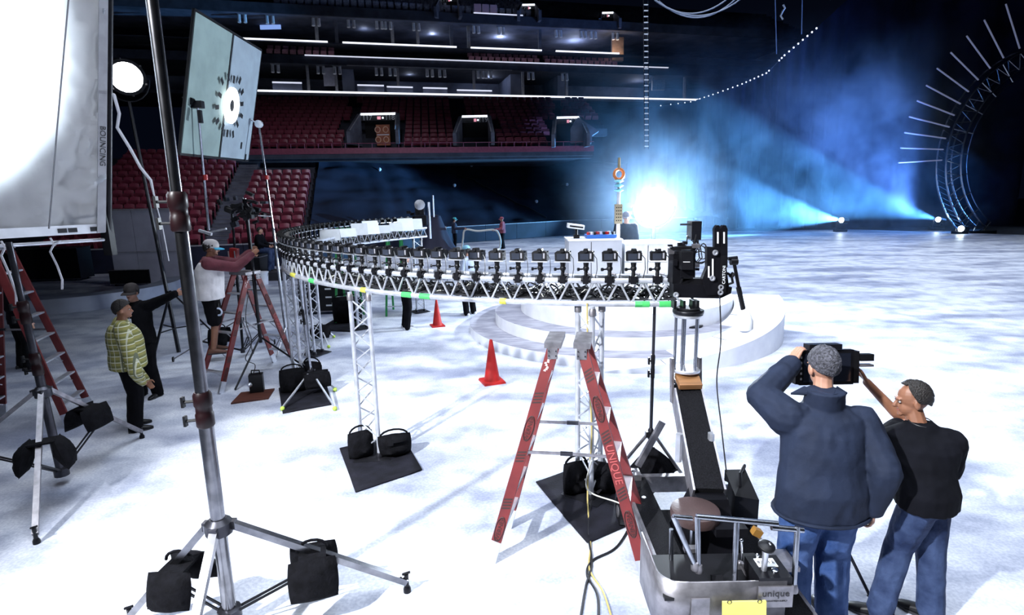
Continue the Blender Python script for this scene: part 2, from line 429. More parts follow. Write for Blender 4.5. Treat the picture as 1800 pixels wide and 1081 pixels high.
for k in range(NB):
    L = LQ+(2.2 if k > 4 else 0)
    for j in range(int(L/.53)):
        s = .3+.53*j
        px = None
        blocked = False
        for a, b in aisles:
            mid = (a+b)/2; wd = (b-a)/2
            if k >= 6: wd = 9; mid = mid-30
            if balc_s(mid-wd, k) < s < balc_s(mid+wd, k): blocked = True
        if blocked: continue
        p = Q0+n2*(.4+.8*k)+e2*s+V((0, 0, 5.65+.35*k))
        if k < 2 and cnt < 66:
            cnt += 1
            put_seat(p, ANG2, 'maroon balcony seat, %s row behind the rail, %s place along from the white panel' % (nth(k+1), nth(j+1)), 'maroon seats at the balcony rail')
            continue
        R = Matrix.Rotation(ANG2, 3, 'Z')
        sb.hexa([p+R @ V(q) for q in ((-.22, .14, .42), (.22, .14, .42), (.22, .24, .40), (-.22, .24, .40))], [p+R @ V(q) for q in ((-.21, .24, .84), (.21, .24, .84), (.21, .30, .84), (-.21, .30, .84))])
        sb.hexa([p+R @ V(q) for q in ((-.22, .12, .40), (.22, .12, .40), (.22, .2, .38), (-.22, .2, .38))], [p+R @ V(q) for q in ((-.20, .02, .64), (.20, .02, .64), (.20, .08, .66), (-.20, .08, .66))])
o = sb.build('balcony_seats', SEATR, smooth=0); tag(o, 'rows of small maroon seats filling the balcony tier', 'seats', kind='stuff')

# ---- entrances (vomitories) cut in the balcony
def vom(x0, x1, ytop, Y, label, marks, high=1.6, dep=1.9, wallmat=CONC, side=0):
    p = D(x0, ytop, Y); q = D(x1, ytop, Y); q.z = p.z
    t = thing('stand_entrance', label, 'entrance', V((p.x, p.y, p.z-high)))
    e = (q-p).normalized(); n = V((-e.y, e.x, 0)); W = (q-p).length; b = V((0, 0, -high))
    m = MB(); m.slab([p+b+n*.9, q+b+n*.9, q+n*.9, p+n*.9], n, .1); m.build('shade_sheet', mat('shade_black', (.004, .004, .006), .9), t, smooth=0)  # black sheet standing in for the shade inside the entrance
    m = MB(); m.bar(p+V((0, 0, -.03)), q+V((0, 0, -.03)), .12, .12); m.build('header_light', LED, t, smooth=0)
    m = MB(); m.slab([p+V((0, 0, -.42))+n*.02, q+V((0, 0, -.42))+n*.02, q+V((0, 0, -.10))+n*.02, p+V((0, 0, -.10))+n*.02], n, .1); m.build('header', DGREY, t, smooth=0)
    for a, sg in ((p, -1), (q, 1)):   # sloping side walls
        m = MB(); f = -n*dep+e*sg*.25
        m.slab([a+b+V((0, 0, -.4)), a+b+f+V((0, 0, -.4)), a+b+f+V((0, 0, .35)), a], e*sg, .22)
        m.build('side_wall', wallmat, t, smooth=0)
        m = MB(); m.tube(a+V((0, 0, .06)), a+b+f+V((0, 0, .42)), .03); m.build('handrail', GREY, t)
    for s, mk in zip((.18, .82), marks):
        if mk: text(mk, .42, p+e*W*s+V((0, 0, -.27))-n*.03, e, (0, 0, 1), WEMB, t)
    m = MB(); m.slab([p+e*W*.46+V((0, 0, -.36))-n*.01, p+e*W*.56+V((0, 0, -.36))-n*.01, p+e*W*.56+V((0, 0, -.18))-n*.01, p+e*W*.46+V((0, 0, -.18))-n*.01], n, .02)
    m.build('exit_sign', emis('exit_sign_glow', (.9, .35, .45), .8), t, smooth=0)
    m = MB(); m.ell(p+e*W*.62+V((0, 0, -.27)), (.06, .06, .06), 8, 5); m.build('bulb', LED, t)
    return t
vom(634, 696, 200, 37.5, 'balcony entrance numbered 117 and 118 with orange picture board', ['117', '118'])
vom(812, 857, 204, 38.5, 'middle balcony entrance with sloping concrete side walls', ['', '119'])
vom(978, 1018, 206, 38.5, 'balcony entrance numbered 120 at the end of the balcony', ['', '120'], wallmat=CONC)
# orange board in the doorway
t = thing('picture_board', 'orange board with pale ring shapes standing in a balcony entrance', 'board', D(672, 255, 36.9))
p = D(663, 256, 36.9); W = .85; Hh = 1.25
m = MB(); m.box(p+V((W/2, 0, Hh/2)), (W, .06, Hh)); m.build('panel', mat('orange_board', (.42, .14, .05), .6, col2=(.30, .08, .05), scale=3), t, smooth=0)
for cx, cz in ((.10, .35), (.60, .35), (.10, .95), (.60, .95)):
    m = MB(); m.path([p+V((cx+.16*math.cos(a*math.tau/14), -.045, cz+.17*math.sin(a*math.tau/14))) for a in range(14)], .03, closed=True); m.build('ring_mark', mat('pale_orange', (.8, .5, .35), .6), t)
m = MB(); m.bar(p+V((.05, -.05, .64)), p+V((W-.05, -.05, .64)), .02, .06); m.build('stripe', WEMB, t, smooth=0)
# concrete end wall of the balcony
m = MB(); a = D(1000, 250, 37.8); 
m.add([], [])
pr = [D(1003, 252, 37.6), D(1040, 251, 37.6), D(1041, 238, 37.6), D(1053, 230, 37.6), D(1016, 206, 37.6), D(1003, 225, 37.6)]
n = len(pr); m.add(pr+[q+V((.1, 1.2, 0)) for q in pr], [tuple(range(n)), tuple(range(2*n-1, n-1, -1))]+[(i, (i+1) % n, n+(i+1) % n, n+i) for i in range(n)])
struct(m.build('wall_balcony_end', CONC, smooth=0))

# ---- upper levels behind the balcony
F0 = V((-21, 44.2, 0)); F1 = V((30, 56.5, 0)); e3 = (F1-F0).normalized(); n3 = V((-e3.y, e3.x, 0))
def fp(px, py, off=0.):
    d = ray(px, py); o = F0+n3*off
    t = (o.x*n3.x+o.y*n3.y)/(d.x*n3.x+d.y*n3.y)
    return V((0, 0, CAM_H))+d*t
def fz(y, px=600): return fp(px, y).z
def fs(px, py=100): return (fp(px, py)-F0).dot(e3)
def P3(s, z, off=0.): p = F0+e3*s+n3*off; return V((p.x, p.y, z))
SLEN = 50.0
lev = link('wall_upper_levels', None); struct(lev)
def fslab(name, s0, s1, z0, z1, o0, o1, mt, parent=lev):
    m = MB(); m.hexa([P3(s0, z0, o0), P3(s1, z0, o0), P3(s1, z0, o1), P3(s0, z0, o1)], [P3(s0, z1, o0), P3(s1, z1, o0), P3(s1, z1, o1), P3(s0, z1, o1)])
    return m.build(name, mt, parent, smooth=0)
Z1 = fz(161); Z1c = fz(114); Z15 = fz(99); Z2 = fz(74); Z2c = fz(30); Z3 = fz(13)
LEDI = mat('dim_led_strip', (.80, .84, 1.0), .4, emit=.8)
SUITE = mat('suite_wall', (.16, .18, .26), .8, var=.35, scale=.7)
fslab('suite_floor', -22, SLEN, Z1-.35, Z1-.12, 0, 7, CONCD)
fslab('led_strip', 0, SLEN-10, Z1-.12, Z1, -.1, .05, LED)
fslab('suite_rear_wall', -22, SLEN, Z1-.1, Z1c+1, 6, 6.3, SUITE)
fslab('suite_ceiling', -22, SLEN, Z1c, Z15, 0, 7, CONCD)
fslab('ledge_strip', 6, SLEN-14, Z15-.05, Z15+.02, -.12, .05, LEDI)
fslab('ledge_strip', 9, 22, Z1c-.04, Z1c+.02, -.06, .05, GREY)
fslab('seat_band_wall', -22, SLEN, Z15, Z2-.1, 2.4, 2.6, MRF)
for px0, px1 in ((418, 578), (604, 803), (828, 952), (977, 1088)):
    fslab('led_strip', fs(px0), fs(px1), Z2-.08, Z2+.02, -.1, .05, LED)
fslab('club_floor', -22, SLEN, Z2-.5, Z2-.08, 2.3, 10, CONCD)
fslab('club_floor_edge', -22, SLEN, Z2-.16, Z2-.08, 0, 2.4, CONCD)
fslab('club_rear_wall', -22, SLEN, Z2, Z2c+2, 8, 8.3, SUITE)
fslab('club_ceiling', -22, SLEN, Z2c, Z2c+.3, 0, 9, SUITE)
fslab('deck_fascia', -22, SLEN, Z2c, Z3, -.2, 0, CONCD)
for i, px in enumerate((555, 590, 735, 795, 826, 953, 690)):   # columns of the club level
    s = fs(px, 50); fslab('column', s-.12, s+.12, Z2, Z2c, .6, .85, GREY if i % 2 == 0 else CONC)
for px in (540, 590, 700, 835, 922, 1000, 1210):
    s = fs(px, 135); fslab('suite_post', s-.1, s+.1, Z1, Z1c, .5, .7, GREY)
for px0, px1 in ((600, 622), (905, 925), (990, 1010)):
    s = fs(px0, 135); fslab('suite_partition', s, s+.9, Z1, Z1c, 1.5, 6, SUITE)
for px0, px1, py in ((478, 530, 143), (628, 675, 148), (680, 726, 151), (744, 787, 153), (804, 866, 157)):
    s0, s1 = fs(px0, 150), fs(px1, 150); z = fp(px0, py).z
    fslab('box_rail', s0, s1, z-.06, z+.05, .3, .4, LEDI); fslab('box_front', s0, s1, Z1, z-.06, .32, .38, SUITE)
# narrow rows of seats between the two levels
usb = MB()
for a, b in ((468, 580), (825, 945), (960, 1080)):
    s = fs(a)
    while s < fs(b):
        for k in range(3):
            zz = Z15+.1+.38*k; p = P3(s, zz, .3+.6*k)
            usb.hexa([p, p+e3*.42, p+e3*.42+n3*.12, p+n3*.12], [p+V((0, .05, .34)), p+e3*.42+V((0, .05, .34)), p+e3*.42+n3*.14+V((0, .05, .34)), p+n3*.14+V((0, .05, .34))])
        s += .55
tag(usb.build('club_seats', mat('pale_maroon_seat', (.34, .16, .20), .4, var=.2), smooth=0), 'short rows of pale seats below the upper lit ledge', 'seats', kind='stuff')
# upper deck rows at the very top
dk = MB()
for k in range(8):
    z = Z3+.1+.45*k
    dk.hexa([P3(-2, z-.5, .1+.85*k), P3(SLEN, z-.5, .1+.85*k), P3(SLEN, z-.5, 1+.85*k), P3(-2, z-.5, 1+.85*k)], [P3(-2, z, .1+.85*k), P3(SLEN, z, .1+.85*k), P3(SLEN, z, 1+.85*k), P3(-2, z, 1+.85*k)])
dk.build('deck_tiers', CONCD, lev, smooth=0)
ds = MB(); s = fs(480, 5)
while s < fs(935, 5):
    for k in range(5):
        p = P3(s, Z3+.1+.45*k, .4+.85*k)
        ds.hexa([p, p+e3*.42, p+e3*.42+n3*.12, p+n3*.12], [p+V((0, 0, .6)), p+e3*.42+V((0, 0, .6)), p+e3*.42+n3*.14+V((0, 0, .6)), p+n3*.14+V((0, 0, .6))])
    s += .55
tag(ds.build('deck_seats', mat('blue_grey_seat', (.22, .25, .36), .5, var=.3), smooth=0), 'grey seats in rows on the top deck', 'seats', kind='stuff')
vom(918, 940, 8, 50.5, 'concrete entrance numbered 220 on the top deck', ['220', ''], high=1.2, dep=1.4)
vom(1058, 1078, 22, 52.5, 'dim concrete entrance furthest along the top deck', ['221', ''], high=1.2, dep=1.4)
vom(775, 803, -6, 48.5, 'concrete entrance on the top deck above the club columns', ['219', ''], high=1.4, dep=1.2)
# table with pale bunting at the top deck rail
t = thing('railing_banner', 'pale pink banner panels along the top deck rail', 'banner', P3(fs(850, 20), Z3, -.1))
for i in range(3):
    s0 = fs(833+i*14, 20); s1 = fs(845+i*14, 20)
    m = MB(); m.hexa([P3(s0, Z3+.15, -.16), P3(s1, Z3+.15, -.16), P3(s1, Z3+.15, -.12), P3(s0, Z3+.15, -.12)], [P3(s0, Z3+.75, -.16), P3(s1, Z3+.75, -.16), P3(s1, Z3+.75, -.12), P3(s0, Z3+.75, -.12)])
    m.build('panel', mat('pink_banner', (.55, .34, .38), .7), t, smooth=0)
m = MB(); m.bar(P3(fs(832, 20), Z3+.08, -.16), P3(fs(918, 20), Z3+.08, -.16), .06, .08); m.build('rail', LEDI, t, smooth=0)
# paired ceiling lights of the two levels
k = 0
for nm, row, zc in (('upper', (425, 474, 555, 617, 667, 682, 732, 838, 882, 984, 1028, 1046, 1085), Z2c), ('lower', (483, 563, 592, 666, 690, 756, 778, 846, 860, 935, 995, 1148), Z1c)):
    for i, px in enumerate(row):
        s = fs(px, 40 if nm == 'upper' else 120)
        k += 1
        c = P3(s, zc-.35, .35)
        t = thing('ceiling_light', 'paired white can lights under the %s ceiling, %s from the white panel end' % ('club level' if nm == 'upper' else 'suite level', nth(i+1)), 'light', c)
        for dx in (-.2, .2):
            m = MB(); m.tube(P3(s+dx, zc-.62, .3), P3(s+dx, zc, .42), .13, .11, n=8); m.build('can', WHT, t)
        m = MB(); m.bar(P3(s-.32, zc-.03, .4), P3(s+.32, zc-.03, .4), .2, .06); m.build('mount', GREY, t, smooth=0)
# monitors / boards glimpsed in the suites
for px, py, w_, h_, label in ((578, 135, .85, 1.35, 'pale hanging board in the suite level near the white panel'), (664, 62, .0, 0, '')):
    if not w_: continue
    c = fp(px, py, .6)
    m = MB(); m.hexa([c+V((-w_/2, 0, -h_/2)), c+V((w_/2, 0, -h_/2)), c+V((w_/2, .08, -h_/2)), c+V((-w_/2, .08, -h_/2))], [c+V((-w_/2, 0, h_/2)), c+V((w_/2, 0, h_/2)), c+V((w_/2, .08, h_/2)), c+V((-w_/2, .08, h_/2))])
    tag(m.build('display_board', mat('display_grey', (.42, .42, .52), .6, var=.1), smooth=0), label, 'board')
c = fp(475, 43, 3); m = MB(); m.box(c, (1.6, .1, .7)); tag(m.build('blue_screen', emis('screen_blue', (.25, .40, .85), .9), smooth=0), 'small glowing blue screen in the dark upper club level', 'screen')
c = fp(1085, 92, 1.0); m = MB(); m.box(c+V((0, 0, .2)), (1.0, .5, 1.9)); tag(m.build('lit_bar_front', mat('warm_panel', (.30, .20, .16), .6, var=.4, scale=1.5), smooth=0), 'warm-lit pale wall panel at the end of the club level', 'wall panel')
c = fp(1157, 152, 0); m = MB(); m.box(c+V((0, 0, .1)), (1.1, .4, .8)); tag(m.build('suite_cabinet', GREY, smooth=0), 'pale box on the ledge beside the hanging cable ladder', 'box')
for px, py, off, en in ((640, 50, 3, 60), (760, 60, 3.5, 110), (880, 70, 3.5, 110), (1010, 85, 3.5, 120), (720, 132, 3, 40), (860, 138, 3, 60), (980, 145, 3, 90), (1120, 155, 3, 60)):
    light('suite_lamp_light', 'POINT', fp(px, py, off), None, en*1.2, (.62, .72, 1), shadow_soft_size=.3)
light('warm_bar_light', 'POINT', fp(1080, 95, .2), None, 60, (1, .75, .5), shadow_soft_size=.2)
# unseen fill spot added so the balcony and lower stand seats show
light('stand_fill_light', 'SPOT', (-4, 16, 13), (-9.5, 29, 1.5), 5000, (.85, .86, 1), spot_size=math.radians(72), spot_blend=.9, shadow_soft_size=1.0)

# ---- dark roof and curtain
CURT = mat('navy_stage_curtain', (.004, .006, .020), .95, var=.4, scale=.6, spec=.1)
ct = [(1105, 190, 46), (1160, 187, 46), (1210, 181, 46), (1250, 168, 45.5), (1300, 150, 45), (1345, 130, 44.5), (1375, 100, 44), (1432, 52, 43.5), (1500, -10, 43), (1640, -60, 42.5), (1850, -80, 42)]
tops = [D(*c) for c in ct]
def curtain(u, v):
    t = u*(len(tops)-1); i = min(int(t), len(tops)-2); p = tops[i].lerp(tops[i+1], t-i)
    p = V((p.x, p.y+.35*math.sin(u*150)*(.3+.7*v), p.z*(1-v)))
    return p
m = MB(); m.grid(curtain, 220, 6)
tag(m.build('stage_curtain', CURT), 'tall navy curtain with a swagged top edge behind the blue smoke', 'curtain')
t = thing('bulb_string', 'string of small white bulbs climbing along the swagged curtain edge', 'string lights', tops[1])
for i in range(36):
    a = tops[1:8]; f = (i/35)**.8*(len(a)-1); j = min(int(f), len(a)-2)
    if 22 < i < 26: continue
    c = a[j].lerp(a[j+1], f-j)+V((0, -.25, .02))
    m = MB(); m.ell(c, (.045+.025*i/35,)*3, 6, 4); m.build('bulb', LED, t)
m = MB(); m.path([p+V((0, -.25, 0)) for p in tops[1:8]], .02, n=4); m.build('wire', CABLE, t)
TRUSS = mat('truss_aluminium', (.52, .54, .60), .36, .45, var=.15, scale=12)
# ================================================================== HELPERS FOR PROPS
def pillow(m, c, ax, ay, az, nu=9, nv=9, sag=0.):
    """a stuffed bag: half axes ax, ay, thickness az"""
    c = V(c); ax = V(ax); ay = V(ay); az = V(az)
    for sg in (1, -1):
        def fn(u, v, sg=sg):
            a = u*2-1; b = v*2-1
            t = max(0, (1-abs(a)**2.4)*(1-abs(b)**2.4))**.6
            pin = 1-.10*(1-abs(a))*0-.08*abs(b)**2
            return c+ax*a*(1-.07*b*b)+ay*b*(1-.07*a*a)+az*(sg*t)*(1+.45*noise.noise(V((a*2+c.x*3, b*2+c.y*5, sg))))+V((0, 0, -sag*(1-b)*t))
        if sg > 0: m.grid(fn, nu, nv)
        else: m.grid(lambda u, v: fn(1-u, v), nu, nv)
    return m
def saddle_bag(label, p, along, drop, w=.22, h=.30, t=.07, spread=.16, rot=0., handle=True, group='black sandbags'):
    """two lobes hung over a bar at p; along = bar direction"""
    p = V(p); along = V(along); along.z = 0; along.normalize(); side = V((-along.y, along.x, 0))
    o = thing('sandbag', label, 'sandbag', p-V((0, 0, drop)), group=group)
    for sg in (1, -1):
        m = MB(); dn = (V((0, 0, -1))+side*sg*.25).normalized()
        pillow(m, p+side*sg*spread*.5+dn*(h*.55), along*w, dn*h*-.55, side*sg*t)
        m.build('pouch', BLKC, o)
    m = MB(); m.slab([p-along*w*.55-side*spread*.5+V((0, 0, -.03)), p+along*w*.55-side*spread*.5+V((0, 0, -.03)), p+along*w*.55+side*spread*.5+V((0, 0, -.03)), p-along*w*.55+side*spread*.5+V((0, 0, -.03))], (0, 0, 1), .02); m.build('bridge', BLKC, o)
    if handle:
        m = MB(); m.path([p+along*(w*.6*math.cos(a))+V((0, 0, .01+.07*math.sin(a))) for a in [math.pi*i/8 for i in range(9)]], .011, n=5); m.build('handle', BLKC, o)
    return o
def floor_bag(label, p, yaw, w=.16, h=.17, t=.11, lean=.0, group='black sandbags'):
    p = V(p); x = V((math.cos(yaw), math.sin(yaw), 0)); y = V((-math.sin(yaw), math.cos(yaw), 0))
    o = thing('sandbag', label, 'sandbag', p, group=group)
    up = (V((0, 0, 1))+y*lean).normalized()
    m = MB(); pillow(m, p+up*h, x*w, up*h, y*t); m.build('pouch', BLKC, o)
    m = MB(); m.path([p+up*(2*h-.03)+x*(w*.8*math.cos(a))+up*(.09*math.sin(a)) for a in [math.pi*i/8 for i in range(9)]], .012, n=5); m.build('handle', BLKC, o)
    return o
def mat_slab(label, px4):
    q = [G(x, y) for x, y in px4]; c = sum(q, V())/4
    t = thing('floor_mat', label, 'floor mat', c, group='black floor mats')
    def fn(u, v):
        p = q[0].lerp(q[1], u).lerp(q[3].lerp(q[2], u), v); e = max(abs(u-.5), abs(v-.5))*2
        p.z = .014+(.02*max(0, e-.8)*5*max(0, noise.noise(V((u*2+c.x, v*2, 3))))); return p
    m = MB(); m.grid(fn, 10, 10); 
    m.build('sheet', RUB, t, solid=.012)
    return t
def truss_leg(label, base, ztop, side=.23, r=.026, yaw=0., group='ring truss legs'):
    b = V((base[0], base[1], 0))
    t = thing('truss_leg', label, 'truss leg', b, group=group)
    c = [b+V((side*.577*math.cos(yaw+k*math.tau/3), side*.577*math.sin(yaw+k*math.tau/3), 0)) for k in range(3)]
    for p in c:
        m = MB(); m.tube(p+V((0, 0, .03)), p+V((0, 0, ztop)), r, n=10); tb = m.build('tube', TRUSS, t)
        m = MB(); m.lathe([(r*1.35, 0), (r*1.35, .05), (r*1.05, .07)], p+V((0, 0, ztop-.09)), 10); m.build('coupler', DALU, tb)
        m = MB(); m.lathe([(r*1.6, .0), (r*1.6, .03), (r*1.1, .06)], p+V((0, 0, .02)), 10); m.build('foot', DSTEEL, tb)
    n = max(3, round(ztop/.2))
    bm = None
    for k in range(3):
        a, d = c[k], c[(k+1) % 3]
        for i in range(n):
            z0 = .08+(ztop-.16)*i/n; z1 = .08+(ztop-.16)*(i+1)/n
            p0, p1 = (a, d) if i % 2 == 0 else (d, a)
            m = MB(); m.tube(p0+V((0, 0, z0)), p1+V((0, 0, z1)), .009, n=5, cap=False); m.build('brace', TRUSS, t)
    m = MB(); m.box(b+V((0, 0, .018)), (.42, .42, .012), Matrix.Rotation(yaw+.4, 3, 'Z')); m.build('base_plate', DSTEEL, t, smooth=0)
    return t

# ================================================================== CAMERA RING
CR = V((1.82, 10.96, 0)); RR = 5.78; A0 = math.radians(267.5); A1 = math.radians(136.5)
def rp(a, r, z): return V((CR.x+r*math.cos(a), CR.y+r*math.sin(a), z))
ZB, ZT, RI = 1.965, 2.185, RR-.30
ring = thing('ring_truss', 'curved silver lattice truss carrying the long arc of cameras', 'truss', rp(math.radians(200), RR, 0))
NS = 72
for nm, r, z, rad in (('chord', RR, ZB, .027), ('chord', RR, ZT, .027), ('chord', RI, ZB, .025), ('chord', RI, ZT, .025)):
    m = MB(); m.path([rp(lerp(A0, A1, i/NS), r, z) for i in range(NS+1)], rad, n=9); m.build(nm, TRUSS, ring)
NBR = 58
for i in range(NBR):
    a = lerp(A0, A1, i/NBR); b = lerp(A0, A1, (i+1)/NBR); mid = (a+b)/2
    for r in (RR, RI):
        m = MB(); m.tube(rp(a, r, ZB), rp(mid, r, ZT), .011, n=5, cap=False); m.build('brace', TRUSS, ring)
        m = MB(); m.tube(rp(mid, r, ZT), rp(b, r, ZB), .011, n=5, cap=False); m.build('brace', TRUSS, ring)
    if i % 2 == 0:
        m = MB(); m.tube(rp(a, RR, ZB), rp(a, RI, ZB), .012, n=5, cap=False); m.build('cross_brace', TRUSS, ring)
        m = MB(); m.tube(rp(mid, RR, ZT), rp(mid, RI, ZT), .012, n=5, cap=False); m.build('cross_brace', TRUSS, ring)
m = MB()
m.loft([[rp(lerp(A0, A1, i/NS), RI+.03, ZB+.03), rp(lerp(A0, A1, i/NS), RR-.03, ZB+.03), rp(lerp(A0, A1, i/NS), RR-.03, ZB+.04), rp(lerp(A0, A1, i/NS), RI+.03, ZB+.04)] for i in range(NS+1)])
m.build('cable_tray', DGREY, ring, smooth=0)
def ang_of_px(px):      # arc angle (near side) whose lower chord sits at this picture column
    best = min((abs((lambda v: 900+FPX*v.dot(_r)/v.dot(_fw))(rp(lerp(A0, math.radians(180), i/400), RR, ZB)-V((0, 0, 3)))-px), i) for i in range(401))
    return lerp(A0, math.radians(180), best[1]/400)
for px, wdt, mt, nm in ((711, 9, GTAPE, 'green_tape'), (721, 9, GTAPE, 'green_tape'), (743, 9, GTAPE, 'green_tape'), (753, 9, GTAPE, 'green_tape'), (1121, 12, GTAPE, 'green_tape'), (1135, 10, GTAPE, 'green_tape'), (1164, 12, GTAPE, 'green_tape'), (1178, 10, GTAPE, 'green_tape'), (640, 9, YTAPE, 'yellow_tape'), (885, 11, YTAPE, 'yellow_tape'), (517, 8, YTAPE, 'yellow_tape'), (550, 8, GTAPE, 'green_tape')):
    a = ang_of_px(px-wdt/2); b = ang_of_px(px+wdt/2)
    m = MB(); m.tube(rp(a, RR, ZB), rp(b, RR, ZB), .0305, n=9); m.build(nm, mt, ring)
# loose cables lying in the truss
for k in range(14):
    m = MB(); pts = []
    sd = k*13.7; n_ = 230
    for i in range(n_):
        a = lerp(A0, A1, (i+.5)/(n_+1))
        pts.append(rp(a, (RI+RR)/2+.16*noise.noise(V((i*.42, sd, 0)))*1.3, ZB+.09+.10*noise.noise(V((i*.5, sd, 9)))*1.4))
    pale = k in (4, 9)
    m.path(pts, .0055 if pale else .006+.0025*(k % 3), n=5)
    tag(m.build('signal_cable', CABLEW if pale else CABLE), 'tangled %s cable lying along the inside of the ring truss' % ('pale' if pale else 'black'), 'cable', 'cables in the ring truss')
for px in (820, 905, 1010, 1095):    # coils
    a = ang_of_px(px); c = rp(a, RR-.12, ZB+.09)
    m = MB(); m.path([c+V((.10*math.cos(i*.6)*(1+.1*math.sin(i*1.3)), .07*math.sin(i*.6), .04*math.sin(i*.35)+.012*math.sin(i*2.1))) for i in range(60)], .007, n=5)
    tag(m.build('cable_coil', CABLE), {820: 'black cable coil in the ring truss above the rear traffic cone', 905: 'black cable coil in the ring truss above the stage steps', 1010: 'black cable coil in the ring truss above the stepladder cap', 1095: 'black cable coil in the ring truss beside the green tape'}[px], 'cable coil')

# ---- one camera with its parts, then copies
cp = thing('stills_camera', 'black stills camera on the ring, first from the dolly end', 'camera', (0, 0, 0), 0, 'cameras on the ring')
m = MB(); m.box((0, 0, .0), (.05, .075, .075)); m.tube((-.045, 0, 0), (.045, 0, 0), .034, n=8); m.build('clamp', BLKM, cp)
m = MB(); m.tube((0, 0, .03), (0, 0, .085), .020, .017, n=8); m.ell((0, 0, .105), (.03, .03, .03), 8, 6); m.tube((0, 0, .12), (0, 0, .165), .022, .028, n=8); hd = m.build('ball_head', BLK, cp)
m = MB(); m.tube((-.03, -.01, .10), (-.065, -.03, .10), .008, n=5); m.lathe([(.016, 0), (.016, .018)], (-.06, -.028, .10), 8, V((-1, -.5, 0))); m.build('knob', BLKM, hd)
m = MB(); m.tube((.02, -.02, .06), (.055, -.04, .055), .010, n=5); m.build('knob', DALU, hd)
m = MB(); m.box((0, 0, .170), (.155, .085, .010)); m.build('mount_plate', ALU, cp, smooth=0)
m = MB()
pf = [(-.070, .180), (-.073, .255), (-.055, .268), (-.026, .270), (-.020, .290), (.020, .290), (.026, .270), (.058, .268), (.073, .250), (.071, .180)]
m.loft([[V((x, y, z)) for x, z in pf] for y in (-.035, .030)]); m.build('body', BLK, cp, smooth=30)
m = MB(); m.box((.052, .042, .222), (.040, .035, .085)); m.build('grip', BLK, cp)
m = MB(); m.box((-.012, -.037, .218), (.082, .006, .058)); m.build('screen', SCREEN, cp, smooth=0)
m = MB(); m.box((0, -.043, .272), (.034, .018, .022)); m.build('viewfinder', BLK, cp, smooth=0)
m = MB(); m.lathe([(.034, 0), (.036, .02), (.036, .075), (.039, .08), (.039, .10), (.033, .10)], (0, .03, .222), 12, V((0, 1, 0))); ln = m.build('lens', BLK, cp)
m = MB(); m.lathe([(.031, 0), (.031, .004)], (0, .124, .222), 12, V((0, 1, 0))); m.build('front_glass', GLASS, ln)
m = MB(); m.path([(.074, -.005, .23), (.10, -.02, .20), (.105, -.02, .10), (.085, 0, .0), (.06, .06, -.06)], .004, n=4); m.build('cable', CABLE, cp)
for sx in (.052, .060): 
    m = MB(); m.lathe([(.009, 0), (.009, .012)], (sx*.95, -.005, .262), 8); m.build('dial', DALU, cp)
    break
m = MB(); m.box((.045, -.037, .225), (.016, .006, .05)); m.build('button_row', GREY, cp, smooth=0)
NC = 60
for i in range(NC):
    a = lerp(A0-math.radians(2.2), A1+math.radians(1.5), i/(NC-1))
    o = cp if i == 0 else copy_tree(cp)
    o.location = rp(a, RR, ZT+.01); o.rotation_euler = (0, 0, a+math.pi/2+random.uniform(-.05, .05))
    o['label'] = 'black stills camera on the ring, %s from the dolly end' % nth(i+1)
# camera tower at the far end of the arc
ft = thing('end_rig', 'silver and black camera rig standing at the far end of the ring', 'camera rig', rp(A1, RR, 0))
c = rp(A1, RR-.1, 2.25)
m = MB(); m.box(c+V((0, 0, .12)), (.3, .3, .25)); m.build('housing', BLKM, ft, smooth=0)
m = MB(); m.box(c+V((-.02, 0, .36)), (.22, .2, .2)); m.build('camera_body', BLK, ft)
m = MB(); m.lathe([(.13, 0), (.13, .08), (.06, .1)], c+V((0, -.1, .52)), 14, V((0, -1, 0))); m.build('lens', ALU, ft)
m = MB(); m.tube(c+V((.22, -.05, -.35)), c+V((.22, -.05, .58)), .03); m.build('upright', ALU, ft)
m = MB(); m.tube(c+V((.33, 0, .2)), c+V((.33, 0, .75)), .02); m.build('upright', ALU, ft)
for i in range(8):
    q = c+V((random.uniform(-.35, .1), random.uniform(-.1, .2), random.uniform(-.05, .45))); m = MB(); m.box(q, (.1, .08, .07)); m.build('module', BLKM if i % 2 else DALU, ft, smooth=0)

# ---- legs of the ring
truss_leg('silver triangular truss leg on the rotated mat left of the stepladder', (G(657, 800).x, G(657, 800).y), ZB, yaw=1.3)
truss_leg('silver triangular truss leg standing right behind the near stepladder', (G(1036, 868).x, G(1036, 868).y), ZB, yaw=.5)
truss_leg('silver triangular truss leg beside the red ladder with tennis-ball stand', (G(532, 678).x, G(532, 678).y), ZB, yaw=.9)
pL = rp(math.radians(160), RR-.1, 0); truss_leg('silver truss leg behind the arrow-marked black case', (pL.x, pL.y), ZB, yaw=.2)
pL = rp(math.radians(182), RR-.1, 0); truss_leg('silver truss leg at the outermost curve of the ring', (pL.x, pL.y), ZB, yaw=.7)
pL = rp(math.radians(139), RR-.15, 0); truss_leg('silver truss leg at the far end of the ring', (pL.x, pL.y), ZB, yaw=.2)
mat_slab('black square mat under the truss leg left of the stepladder', [(597, 790), (706, 764), (742, 828), (625, 867)])
mat_slab('black square mat under the truss leg behind the stepladder', [(942, 850), (1062, 806), (1112, 922), (1032, 957)])
mat_slab('black mat under the truss leg with the tennis-ball stand', [(490, 684), (568, 655), (584, 712), (497, 728)])
mat_slab('black mat under the rear truss leg by the arrow-marked case', [(556, 581), (592, 560), (642, 566), (618, 584)])
q = G(636, 805); floor_bag('upright black sandbag against the left tube of the near truss leg', q, .5, .15, .17, .11)
q = G(694, 800); floor_bag('slumped black sandbag on the right of the near truss leg', q, .3, .2, .15, .13, -.2)
q = G(1012, 868); floor_bag('black sandbag left of the truss leg behind the stepladder', q, .3, .14, .18, .10)
